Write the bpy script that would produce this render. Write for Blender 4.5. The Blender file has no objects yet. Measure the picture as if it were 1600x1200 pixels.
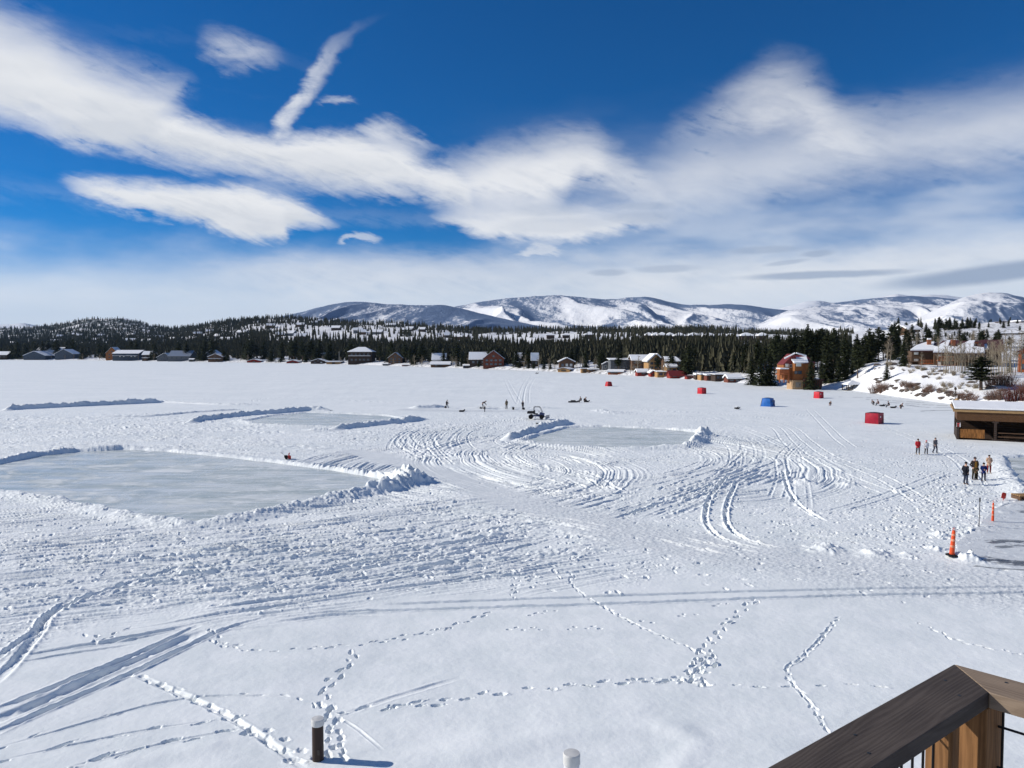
import bpy, bmesh, math, random
import numpy as np
from mathutils import Vector, Matrix, Euler
random.seed(7)
RS = np.random.RandomState(11)
scene = bpy.context.scene
COL = scene.collection
R = math.radians
# ---------------------------------------------------------------- measured view (photo pixels, 1600 x 1200)
FPX = 1150.0; HOR = 550.0; CZ = 10.4
PITCH = math.atan((600 - HOR) / FPX)
SUN_EL = R(29.0)
SUN_AZ = math.atan2(-0.985, 0.17)          # bearing of the sun from +Y towards +X
SUN_DIR = Vector((math.cos(SUN_EL) * math.sin(SUN_AZ), math.cos(SUN_EL) * math.cos(SUN_AZ), math.sin(SUN_EL)))

def ray(px, py):
    a = (px - 800) / FPX; b = (py - 600) / FPX
    c, s = math.cos(PITCH), math.sin(PITCH)
    return (a, c - b * s, -s - b * c)
def G(px, py, z=0.0):
    r = ray(px, py); t = (z - CZ) / r[2]
    return (r[0] * t, r[1] * t)
def UX(px, py=565):
    r = ray(px, py); return r[0] / r[1]
def at(px, py, d):
    r = ray(px, py); t = d / r[1]
    return (r[0] * t, d, CZ + r[2] * t)
def azel(px, py):
    r = Vector(ray(px, py)).normalized()
    return math.atan2(r.x, r.y), math.asin(r.z)

# ---------------------------------------------------------------- numpy noise
_PERM = RS.permutation(4096)
_GA = RS.rand(4096) * 2 * np.pi
_GX, _GY = np.cos(_GA).astype(np.float32), np.sin(_GA).astype(np.float32)
def pn(x, y, seed=0):
    x = np.asarray(x, np.float32); y = np.asarray(y, np.float32)
    xi = np.floor(x); yi = np.floor(y)
    fx = x - xi; fy = y - yi
    xi = xi.astype(np.int64) + seed * 131; yi = yi.astype(np.int64) + seed * 57
    w = fx * fx * fx * (fx * (fx * 6 - 15) + 10); v = fy * fy * fy * (fy * (fy * 6 - 15) + 10)
    def g(ix, iy, dx, dy):
        h = _PERM[(_PERM[ix & 4095] + iy) & 4095]
        return _GX[h] * dx + _GY[h] * dy
    a = g(xi, yi, fx, fy); b = g(xi + 1, yi, fx - 1, fy)
    c = g(xi, yi + 1, fx, fy - 1); d = g(xi + 1, yi + 1, fx - 1, fy - 1)
    return ((a + w * (b - a)) + v * ((c + w * (d - c)) - (a + w * (b - a)))) * 1.5
def fbm(x, y, o=4, seed=0, gain=.5):
    s = 0; amp = 1.0
    for i in range(o):
        s = s + amp * pn(x * 2 ** i, y * 2 ** i, seed + i * 7); amp *= gain
    return s
def sstep(a, b, x):
    t = np.clip((x - a) / (b - a), 0, 1); return t * t * (3 - 2 * t)

# ---------------------------------------------------------------- mesh helpers
class MB:
    def __init__(s): s.v = []; s.f = []; s.m = []; s.mi = 0
    def add(s, vs, fs, mi=None):
        o = len(s.v); s.v += [tuple(p) for p in vs]
        for f in fs: s.f.append([o + i for i in f]); s.m.append(s.mi if mi is None else mi)
        return s
    def box(s, c, size, rz=0.0, mi=None, taper=1.0, M=None):
        x, y, z = (k / 2 for k in size); cr, sr = math.cos(rz), math.sin(rz); vs = []
        for sz in (-1, 1):
            k = taper if sz > 0 else 1
            for sx, sy in ((-1, -1), (1, -1), (1, 1), (-1, 1)):
                X, Y, Z = sx * x * k, sy * y * k, sz * z
                p = Vector((c[0] + X * cr - Y * sr, c[1] + X * sr + Y * cr, c[2] + Z))
                vs.append(M @ p if M else p)
        return s.add(vs, [(0, 3, 2, 1), (4, 5, 6, 7), (0, 1, 5, 4), (1, 2, 6, 5), (2, 3, 7, 6), (3, 0, 4, 7)], mi)
    def prism(s, poly, off, mi=None):
        n = len(poly); a = [Vector(p) for p in poly]; o = Vector(off)
        return s.add(a + [p + o for p in a], [list(range(n))[::-1], [n + i for i in range(n)]] +
                     [(i, (i + 1) % n, n + (i + 1) % n, n + i) for i in range(n)], mi)
    def tube(s, pts, rad, n=8, mi=None, caps=True):
        pts = [Vector(p) for p in pts]; k = len(pts)
        rad = rad if isinstance(rad, (list, tuple)) else [rad] * k
        vs = []; fs = []; ref = None
        for i, p in enumerate(pts):
            t = (pts[min(i + 1, k - 1)] - pts[max(i - 1, 0)]).normalized()
            if ref is None:
                ref = Vector((0, 0, 1)) if abs(t.z) < .9 else Vector((1, 0, 0))
            a = t.cross(ref).normalized(); b = t.cross(a).normalized(); ref = b.cross(t) if b.cross(t).length > 0 else ref
            ref = a.cross(t) * -1 if False else ref
            for j in range(n):
                q = 2 * math.pi * j / n
                vs.append(p + a * (math.cos(q) * rad[i]) + b * (math.sin(q) * rad[i]))
        for i in range(k - 1):
            for j in range(n):
                fs.append((i * n + j, i * n + (j + 1) % n, (i + 1) * n + (j + 1) % n, (i + 1) * n + j))
        if caps:
            fs.append(list(range(n))); fs.append([(k - 1) * n + j for j in range(n)][::-1])
        return s.add(vs, fs, mi)
    def lathe(s, prof, c=(0, 0, 0), n=16, mi=None, axis='z'):
        vs = []; fs = []; k = len(prof)
        for r, z in prof:
            for j in range(n):
                q = 2 * math.pi * j / n; x, y = r * math.cos(q), r * math.sin(q)
                p = (x, y, z) if axis == 'z' else ((z, x, y) if axis == 'x' else (x, z, y))
                vs.append((c[0] + p[0], c[1] + p[1], c[2] + p[2]))
        for i in range(k - 1):
            for j in range(n):
                fs.append((i * n + j, i * n + (j + 1) % n, (i + 1) * n + (j + 1) % n, (i + 1) * n + j))
        fs.append(list(range(n))[::-1]); fs.append([(k - 1) * n + j for j in range(n)])
        return s.add(vs, fs, mi)
    def mesh(s, name, mats, smooth=False):
        me = bpy.data.meshes.new(name); me.from_pydata(s.v, [], s.f)
        for m in (mats if isinstance(mats, (list, tuple)) else [mats]): me.materials.append(m)
        if any(s.m): me.polygons.foreach_set('material_index', s.m)
        bm = bmesh.new(); bm.from_mesh(me); bmesh.ops.recalc_face_normals(bm, faces=bm.faces); bm.to_mesh(me); bm.free()
        if smooth: me.polygons.foreach_set('use_smooth', [True] * len(me.polygons))
        me.update(); return me
    def build(s, name, mats, parent=None, smooth=False, bevel=0):
        o = link(name, s.mesh(name, mats, smooth), parent)
        if bevel:
            b = o.modifiers.new('bevel', 'BEVEL'); b.width = bevel; b.segments = 2; b.limit_method = 'ANGLE'; b.angle_limit = R(40)
        return o
def link(name, data, parent=None):
    o = bpy.data.objects.new(name, data); COL.objects.link(o)
    if parent: o.parent = parent
    return o
def tag(o, label=None, cat=None, group=None, kind=None):
    for k, v in (('label', label), ('category', cat), ('group', group), ('kind', kind)):
        if v: o[k] = v
    return o
def thing(name, label, cat, loc=(0, 0, 0), rz=0.0, group=None):
    o = link(name, None); o.empty_display_size = .3; o.location = loc; o.rotation_euler = (0, 0, rz)
    return tag(o, label, cat, group)
def copy_tree(o, parent=None, kids=None):
    c = o.copy(); COL.objects.link(c)
    if parent: c.parent = parent
    for ch in (o.children if kids is None else kids): copy_tree(ch, c)
    return c
def np_mesh(name, V, faces, mats, k=4, smooth=True):
    me = bpy.data.meshes.new(name)
    me.vertices.add(len(V)); me.vertices.foreach_set('co', np.ascontiguousarray(V, np.float32).ravel())
    nf = len(faces); me.loops.add(nf * k); me.polygons.add(nf)
    me.polygons.foreach_set('loop_start', np.arange(0, nf * k, k, dtype=np.int32))
    me.loops.foreach_set('vertex_index', np.ascontiguousarray(faces, np.int32).ravel())
    for m in (mats if isinstance(mats, (list, tuple)) else [mats]): me.materials.append(m)
    me.update(calc_edges=True); me.validate()
    me.polygons.foreach_set('use_smooth', np.full(nf, smooth)); return me
def fattr(me, name, arr):
    a = me.attributes.new(name, 'FLOAT', 'POINT'); a.data.foreach_set('value', np.ascontiguousarray(arr, np.float32).ravel())
def grid_faces(nr, nc):
    i = np.arange(nr * nc, dtype=np.int32).reshape(nr, nc)
    return np.stack([i[:-1, :-1], i[:-1, 1:], i[1:, 1:], i[1:, :-1]], -1).reshape(-1, 4)

# ---------------------------------------------------------------- node helpers
class NT:
    def __init__(s, tree): s.t = tree; s.N = tree.nodes; s.L = tree.links
    def put(s, sock, v):
        if isinstance(v, bpy.types.NodeSocket): s.L.new(v, sock)
        elif v is not None:
            if hasattr(sock.default_value, '__len__') and not hasattr(v, '__len__'): v = (v,) * len(sock.default_value)
            if hasattr(v, '__len__') and len(sock.default_value) == 4 and len(v) == 3: v = (*v, 1)
            sock.default_value = v
    def m(s, op, a, b=None, c=None, clamp=False):
        n = s.N.new('ShaderNodeMath'); n.operation = op; n.use_clamp = clamp
        for i, v in enumerate((a, b, c)):
            if v is not None: s.put(n.inputs[i], v)
        return n.outputs[0]
    def add(s, a, b): return s.m('ADD', a, b)
    def sub(s, a, b): return s.m('SUBTRACT', a, b)
    def mul(s, a, b): return s.m('MULTIPLY', a, b)
    def ss(s, a, b, x, lo=0.0, hi=1.0):
        n = s.N.new('ShaderNodeMapRange'); n.interpolation_type = 'SMOOTHSTEP'
        for k, v in zip(('Value', 'From Min', 'From Max', 'To Min', 'To Max'), (x, a, b, lo, hi)): s.put(n.inputs[k], v)
        return n.outputs[0]
    def xyz(s, x=0, y=0, z=0):
        n = s.N.new('ShaderNodeCombineXYZ')
        for i, v in enumerate((x, y, z)): s.put(n.inputs[i], v)
        return n.outputs[0]
    def sep(s, v):
        n = s.N.new('ShaderNodeSeparateXYZ'); s.put(n.inputs[0], v); return n.outputs
    def noise(s, vec, scale, detail=4, rough=.55, dist=0.0):
        n = s.N.new('ShaderNodeTexNoise'); s.put(n.inputs['Vector'], vec)
        n.inputs['Scale'].default_value = scale; n.inputs['Detail'].default_value = detail
        n.inputs['Roughness'].default_value = rough; n.inputs['Distortion'].default_value = dist
        return n.outputs['Fac']
    def mix(s, f, a, b, mode='MIX'):
        n = s.N.new('ShaderNodeMix'); n.data_type = 'RGBA'; n.blend_type = mode; n.clamp_factor = True
        s.put(n.inputs[0], f); s.put(n.inputs[6], a); s.put(n.inputs[7], b); return n.outputs[2]
    def curve(s, x, pts):
        n = s.N.new('ShaderNodeFloatCurve'); c = n.mapping.curves[0]
        pts = sorted(pts); c.points[0].location = pts[0]; c.points[1].location = pts[-1]
        for p in pts[1:-1]: c.points.new(*p)
        for p in c.points: p.handle_type = 'AUTO_CLAMPED'
        n.mapping.extend = 'HORIZONTAL'; n.mapping.use_clip = False; n.mapping.update(); s.put(n.inputs['Value'], x); return n.outputs[0]
    def mapping(s, v, scale=(1, 1, 1), rot=(0, 0, 0)):
        n = s.N.new('ShaderNodeMapping'); s.put(n.inputs['Vector'], v); n.inputs['Scale'].default_value = scale
        n.inputs['Rotation'].default_value = rot; return n.outputs[0]
    def attr(s, name):
        n = s.N.new('ShaderNodeAttribute'); n.attribute_name = name; return n.outputs['Fac']
    def bump(s, h, strength=.5, dist=.02, normal=None):
        n = s.N.new('ShaderNodeBump'); s.put(n.inputs['Height'], h); n.inputs['Strength'].default_value = strength
        n.inputs['Distance'].default_value = dist
        if normal is not None: s.put(n.inputs['Normal'], normal)
        return n.outputs[0]
    def obj(s): return s.N.new('ShaderNodeTexCoord').outputs['Object']
    def pos(s): return s.N.new('ShaderNodeNewGeometry').outputs['Position']
    def rnd(s): return s.N.new('ShaderNodeObjectInfo').outputs['Random']

def mat(name, fn, rough=.7, spec=.3):
    m = bpy.data.materials.new(name); m.use_nodes = True; t = NT(m.node_tree)
    b = m.node_tree.nodes['Principled BSDF']; b.inputs['Roughness'].default_value = rough
    b.inputs['Specular IOR Level'].default_value = spec
    fn(t, b); return m
def simple(name, col, rough=.6, var=.25, scale=6, spec=.3, metal=0.0, bump=0.0, streak=(1, 1, 1)):
    def fn(t, b):
        n = t.noise(t.mapping(t.obj(), streak), scale, 5)
        k = t.ss(.3, .7, n, 1 - var, 1 + var * .6)
        t.put(b.inputs['Base Color'], t.mix(1, col, t.xyz(k, k, k), 'MULTIPLY'))
        b.inputs['Metallic'].default_value = metal
        if bump: t.put(b.inputs['Normal'], t.bump(n, .5, bump))
    return mat(name, fn, rough, spec)
# ---------------------------------------------------------------- sky, sun, camera
def build_world():
    w = bpy.data.worlds.new('World'); scene.world = w; w.use_nodes = True
    w.node_tree.nodes.clear(); t = NT(w.node_tree)
    out = t.N.new('ShaderNodeOutputWorld'); bg = t.N.new('ShaderNodeBackground'); t.L.new(bg.outputs[0], out.inputs[0])
    bg.inputs['Strength'].default_value = SKY_STRENGTH
    sky = t.N.new('ShaderNodeTexSky'); sky.sky_type = 'NISHITA'; sky.sun_disc = False
    sky.sun_elevation = SUN_EL; sky.sun_rotation = SUN_AZ; sky.altitude = 2500; sky.air_density = 1.0
    sky.dust_density = 0.3; sky.ozone_density = 3.0
    hs = t.N.new('ShaderNodeHueSaturation'); hs.inputs['Saturation'].default_value = 1.55; hs.inputs['Value'].default_value = .86
    t.L.new(sky.outputs[0], hs.inputs['Color']); skyc = t.mix(1, hs.outputs[0], (.93, .94, 1.10), 'MULTIPLY')
    d = t.N.new('ShaderNodeTexCoord').outputs['Generated']
    x, y, z = t.sep(d)
    az = t.m('ARCTAN2', x, y); el = t.m('ARCSINE', z)
    AZ0, AZR, ELR = -0.9, 1.8, 0.7
    c1 = t.xyz(t.mul(az, 3.0), t.mul(el, 9.0), 0.3)
    c2 = t.xyz(t.mul(az, 5.0), t.mul(el, 12.0), 4.7)
    n1 = t.sub(t.noise(c1, 1.6, 5, .55), .5); n2 = t.sub(t.noise(c2, 1.8, 6, .6), .5)
    fine = t.noise(t.xyz(t.mul(az, 14), t.mul(el, 30), 9.1), 1.2, 7, .62, .6)
    fine2 = t.noise(t.xyz(t.add(t.mul(az, 7), t.mul(el, 9)), t.mul(el, 16), 2.2), 1.5, 7, .6, .5)
    soft = t.noise(t.xyz(t.mul(az, 4), t.mul(el, 14), 7.7), 1.3, 3, .5)
    nf = t.sub(fine2, .5); nw = t.sub(t.noise(t.xyz(t.add(t.mul(az, 9), t.mul(el, -6)), t.mul(el, 40), 5.5), 1.4, 5, .65, .8), .5)
    azd = t.add(az, t.add(t.mul(n1, .05), t.mul(nf, .03))); eld = t.add(el, t.add(t.mul(n2, .026), t.add(t.mul(nf, .016), t.mul(nw, .014))))
    xn = t.m('DIVIDE', t.sub(azd, AZ0), AZR)
    def crv(pts):
        P = []
        for px, py in pts:
            a, e = azel(px, py); P.append(((a - AZ0) / AZR, e / ELR))
        return t.mul(t.curve(xn, P), ELR)
    along = t.add(t.mul(az, .94), t.mul(el, -.34)); across = t.add(t.mul(az, .34), t.mul(el, .94))
    fib = t.sub(t.noise(t.xyz(t.mul(along, 9), t.mul(across, 55), 1.7), 1.0, 6, .62, .9), .5)
    puff = t.sub(t.noise(t.xyz(t.mul(az, 30), t.mul(el, 46), 3.3), 1.0, 6, .6, .4), .5)
    def cloud(top, bot, st, sb, fil=0.0, tex=None):
        T = crv(top); B = crv(bot)
        e2 = t.add(eld, t.add(t.mul(fib, .024), t.mul(puff, .014)))
        a = t.ss(-.28 * st, .72 * st, t.sub(T, e2)); b = t.ss(-.25 * sb, .75 * sb, t.sub(e2, B)); r = t.mul(t.mul(a, b), t.ss(.002, .014, t.sub(T, B)))
        r = t.mul(r, t.ss(-.28, .12, t.add(t.add(fib, puff), t.mul(r, .5))))
        if fil: r = t.mul(r, t.ss(.5 - .32, .5 + .2, tex if tex is not None else fine2, 1 - fil, 1.0))
        h = t.m('DIVIDE', t.sub(eld, B), t.m('MAXIMUM', t.sub(T, B), .004), clamp=True)
        return r, h
    A1 = cloud([(-300, -260), (-120, -60), (0, 8), (60, 28), (120, 62), (200, 96), (260, 118), (300, 132), (318, 150), (340, 185)],
               [(-300, 150), (-120, 168), (0, 196), (80, 214), (160, 228), (230, 222), (262, 190), (285, 165), (305, 150), (340, 190)], .075, .045)
    A2 = cloud([(40, 215), (120, 170), (200, 160), (270, 166), (320, 184), (380, 204), (430, 211), (480, 203), (540, 206), (590, 216), (630, 226), (665, 246), (700, 262), (740, 330)],
               [(40, 218), (120, 230), (200, 246), (300, 266), (400, 284), (480, 301), (560, 306), (620, 307), (655, 306), (700, 320), (740, 335)], .03, .04)
    B1 = cloud([(75, 284), (120, 276), (180, 279), (250, 281), (330, 285), (400, 288), (450, 298), (500, 322), (535, 348), (560, 360)],
               [(75, 285), (120, 306), (180, 328), (250, 340), (310, 356), (360, 374), (410, 379), (446, 376), (456, 358), (500, 356), (535, 358), (560, 361)], .026, .022)
    C1 = cloud([(600, 292), (650, 262), (700, 246), (760, 224), (820, 210), (880, 200), (920, 202), (950, 225), (1000, 262), (1060, 318)],
               [(600, 296), (650, 306), (700, 322), (760, 334), (820, 336), (870, 326), (910, 300), (945, 300), (1000, 312), (1060, 320)], .07, .05)
    C3 = cloud([(670, 340), (700, 318), (760, 306), (830, 306), (880, 310), (940, 320), (1000, 330), (1080, 348)],
               [(670, 342), (700, 352), (740, 370), (800, 379), (860, 382), (925, 376), (1000, 362), (1080, 350)], .05, .022)
    C2 = cloud([(890, 318), (980, 268), (1040, 232), (1110, 210), (1200, 200), (1300, 172), (1400, 158), (1500, 146), (1600, 125), (1800, 90)],
               [(890, 322), (980, 346), (1040, 348), (1120, 330), (1200, 316), (1280, 306), (1340, 300), (1420, 286), (1500, 292), (1600, 268), (1800, 250)], .10, .085, .25)
    D1 = cloud([(1020, 228), (1060, 190), (1110, 160), (1160, 115), (1210, 86), (1260, 96), (1290, 120), (1330, 165), (1400, 215)],
               [(1020, 232), (1060, 220), (1110, 215), (1160, 215), (1210, 225), (1260, 235), (1290, 240), (1330, 240), (1400, 225)], .085, .05, .6, fine2)
    W1 = cloud([(300, 62), (330, 50), (370, 52), (410, 66), (440, 86), (480, 98), (510, 120)],
               [(300, 70), (330, 95), (370, 116), (410, 108), (440, 98), (480, 108), (510, 122)], .03, .035, .85, fine2)
    W2 = cloud([(545, 205), (570, 190), (600, 186), (640, 202), (680, 226), (700, 238)],
               [(545, 212), (570, 222), (600, 238), (640, 246), (680, 244), (700, 240)], .02, .03, .8, fine2)
    W3 = cloud([(480, 155), (520, 148), (565, 166)], [(480, 160), (520, 163), (565, 168)], .008, .008, .6, fine2)
    W4 = cloud([(520, 382), (565, 364), (610, 382)], [(520, 384), (565, 382), (610, 384)], .008, .006, .4)
    W5 = cloud([(790, 396), (840, 378), (880, 395)], [(790, 398), (840, 396), (880, 397)], .008, .006, .4)
    V1 = cloud([(60, 446), (140, 424), (260, 420), (340, 410), (420, 398), (520, 390), (640, 386), (800, 392), (960, 396), (1120, 388), (1300, 378), (1600, 352), (1800, 340)],
               [(60, 440), (140, 452), (260, 462), (420, 470), (640, 478), (900, 480), (1300, 470), (1600, 450), (1800, 440)], .05, .06, .35, soft)
    V2 = cloud([(900, 330), (1000, 330), (1150, 345), (1300, 335), (1450, 318), (1600, 300), (1800, 290)], [(900, 352), (1000, 366), (1150, 372), (1300, 368), (1450, 356), (1600, 340), (1800, 330)], .04, .04, .6, fine2)
    # vapour trail: bearing as a function of height
    trail = [(436, 225), (438, 205), (450, 180), (470, 155), (490, 125), (505, 100), (525, 72), (550, 45), (600, 20)]
    P = []
    for px, py in trail:
        a, e = azel(px, py); P.append((e / ELR, (a - AZ0) / AZR))
    ac = t.add(t.mul(t.curve(t.m('DIVIDE', el, ELR), P), AZR), AZ0)
    dd = t.m('ABSOLUTE', t.sub(t.add(az, t.add(t.mul(t.sub(fine, .5), .028), t.mul(puff, .018))), ac))
    e0, e1 = azel(440, 215)[1], azel(560, 40)[1]
    F1 = t.mul(t.mul(t.ss(.017, .003, dd), t.ss(e0 - .01, e0 + .005, el)), t.ss(e1 + .02, e1 - .09, el))
    F1 = t.mul(F1, t.ss(.3, .6, fine, .35, .95))
    # thin veil that thickens to the horizon
    ve = t.ss(.16, .05, t.add(el, t.add(t.mul(n1, .10), t.mul(n2, .05))))
    rightness = t.ss(-.35, .35, az)
    veil = t.mul(ve, t.ss(.25, .75, t.add(soft, t.mul(rightness, .16)), .55, .97))
    veil2 = t.mul(t.ss(.34, .14, t.add(el, t.mul(n1, .1))), t.mul(t.ss(-.12, .25, az), t.ss(.34, .62, soft, .12, .52)))
    far = t.ss(.115, .015, el, 0, .92)
    def un(*a):
        r = None
        for k in a:
            i = t.sub(1.0, k); r = i if r is None else t.mul(r, i)
        return t.sub(1.0, r)
    thick = un(A1[0], A2[0], B1[0], t.mul(C1[0], .92), t.mul(C3[0], .9), t.mul(C2[0], .76), t.mul(D1[0], .82), t.mul(W1[0], .75), t.mul(W2[0], .75), t.mul(W3[0], .6), t.mul(W4[0], .7), t.mul(W5[0], .7), t.mul(F1, .8), t.mul(V1[0], .64), t.mul(V2[0], .45))
    sh = t.mul(t.add(t.mul(A1[0], t.ss(1.05, .35, A1[1])), t.add(t.mul(A2[0], t.ss(.95, .2, A2[1])), t.mul(B1[0], t.ss(.9, .15, B1[1])))), 1)
    sh = t.m('MULTIPLY', sh, t.ss(.3, .7, soft, .35, 1.0), clamp=True)
    k = 1.0 / SKY_STRENGTH
    sh = t.m('ADD', sh, t.ss(.1, -.35, t.add(fib, t.mul(puff, .6)), 0, .55), clamp=True)
    white = t.mix(sh, (CLOUD[0] * k, CLOUD[1] * k, CLOUD[2] * k), (CLOUD[0] * .74 * k, CLOUD[1] * .77 * k, CLOUD[2] * .82 * k))
    veilc = (.78 * k, .84 * k, .92 * k)
    col = t.mix(un(veil, veil2, far), skyc, veilc)
    col = t.mix(thick, col, white)
    # grey lens clouds low on the right
    lens = None
    for px, py, rx, ry, sl, s in ((1190, 391, 62, 7, 0, .5), (1275, 397, 32, 6, 0, .55), (1230, 411, 40, 4, .1, .45), (1285, 430, 150, 7, 0, .75), (1545, 428, 160, 15, .08, .9),
                                  (1045, 420, 62, 7, 0, .45), (955, 426, 36, 6, 0, .5), (1005, 322, 60, 7, 0, .3), (1000, 340, 70, 11, 0, .3), (860, 352, 110, 16, 0, .25), (850, 328, 90, 12, 0, .2)):
        a0, ec = azel(px, py)
        qx = t.m('DIVIDE', t.sub(azd, a0), rx / FPX * .9)
        qy = t.m('DIVIDE', t.sub(t.sub(t.add(el, t.mul(n2, .008)), ec), t.mul(t.sub(az, a0), sl)), ry / FPX)
        r = t.m('SQRT', t.add(t.mul(qx, qx), t.mul(qy, qy)))
        f = t.ss(1.1, .45, r, 0, s); lens = f if lens is None else t.m('MAXIMUM', lens, f)
    col = t.mix(lens, col, (.33 * k, .41 * k, .55 * k))
    t.L.new(col, bg.inputs['Color'])
    w.cycles.sampling_method = 'MANUAL'; w.cycles.sample_map_resolution = 512

    L = bpy.data.lights.new('sun', 'SUN'); L.energy = SUN_STRENGTH; L.angle = R(.5); L.color = (1.0, .94, .85)
    s = link('sun', L); s.rotation_euler = SUN_DIR.to_track_quat('Z', 'Y').to_euler(); s.location = (-60, 10, 80)
    cam = bpy.data.cameras.new('camera'); cam.sensor_fit = 'HORIZONTAL'; cam.sensor_width = 36; cam.lens = 36 * FPX / 1600
    cam.clip_start = .05; cam.clip_end = 60000
    c = link('camera', cam); c.location = (0, 0, CZ); c.rotation_euler = (math.pi / 2 - PITCH, 0, 0)
    scene.camera = c
    v = scene.view_settings; scene.display_settings.display_device = 'sRGB'
    v.view_transform = 'Standard'; v.look = 'None'; v.gamma = 1; v.exposure = EXPOSURE; v.use_curve_mapping = False
    cy = scene.cycles; cy.max_bounces = 6; cy.diffuse_bounces = 3; cy.glossy_bounces = 3; cy.transparent_max_bounces = 6
SKY_STRENGTH = .095; SUN_STRENGTH = 4.6; EXPOSURE = 0.0; CLOUD = (.90, .905, .915)
build_world()
# ---------------------------------------------------------------- frozen lake: one snow sheet with real relief
def snow_mat():
    def fn(t, b):
        p = t.pos(); ice = t.attr('ice'); pk = t.attr('packed')
        n = t.add(t.mul(t.noise(p, .7, 5, .6), .6), t.mul(t.noise(t.mapping(p, (.6, 1, 1)), .09, 5, .6), .4))
        c = t.mix(t.ss(.36, .62, n), (.80, .845, .845), (.905, .935, .928))
        c = t.mix(t.mul(pk, t.ss(.25, .7, t.noise(p, 1.7, 5, .6), .45, 1)), c, (.60, .63, .655))
        c = t.mix(ice, c, t.mix(t.noise(p, .9, 4), (.05, .052, .055), (.13, .14, .15)))
        t.put(b.inputs['Base Color'], c)
        t.put(b.inputs['Roughness'], t.mix(ice, (.55, .55, .55), (.25, .25, .25)))
        h = t.add(t.noise(p, 9, 6, .65), t.mul(t.noise(p, 45, 3, .6), .35))
        t.put(b.inputs['Normal'], t.bump(h, .30, .03))
    m = mat('snow', fn, .55, .25)
    return m
def ice_mat():
    def fn(t, b):
        p = t.pos()
        q = t.mapping(p, (.35, .8, 1), (0, 0, R(14)))
        n = t.noise(q, .45, 6, .62, .5); s = t.noise(t.mapping(p, (.10, 1.6, 1), (0, 0, R(-8))), 1.2, 7, .68, .4)
        s2 = t.noise(t.mapping(p, (1.3, .12, 1), (0, 0, R(38))), 1.1, 6, .68, .3)
        c = t.mix(t.ss(.38, .62, n), (.40, .46, .45), (.62, .66, .65))
        c = t.mix(t.ss(.48, .68, s, 0, .9), c, (.74, .78, .80))
        c = t.mix(t.ss(.55, .7, s2, 0, .6), c, (.76, .80, .82))
        dust = t.noise(t.mapping(p, (.45, .8, 1), (0, 0, R(-20))), .5, 8, .72, .8)
        c = t.mix(t.ss(.52, .64, dust, 0, .85), c, (.80, .835, .84)); c = t.mix(t.ss(.60, .72, t.noise(p, .16, 4), 0, .5), c, (.30, .36, .36))
        crack = t.ss(.008, .0, t.m('ABSOLUTE', t.sub(t.noise(p, .22, 3, .5, 1.2), .5))); c = t.mix(t.mul(crack, .5), c, (.85, .88, .88))
        t.put(b.inputs['Base Color'], c)
        t.put(b.inputs['Roughness'], t.ss(.45, .65, dust, .24, .65))
        t.put(b.inputs['Normal'], t.bump(t.add(n, t.mul(s, .6)), .12, .03))
    return mat('rink_ice', fn, .3, .35)
SNOW = snow_mat(); ICE = ice_mat()

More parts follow.
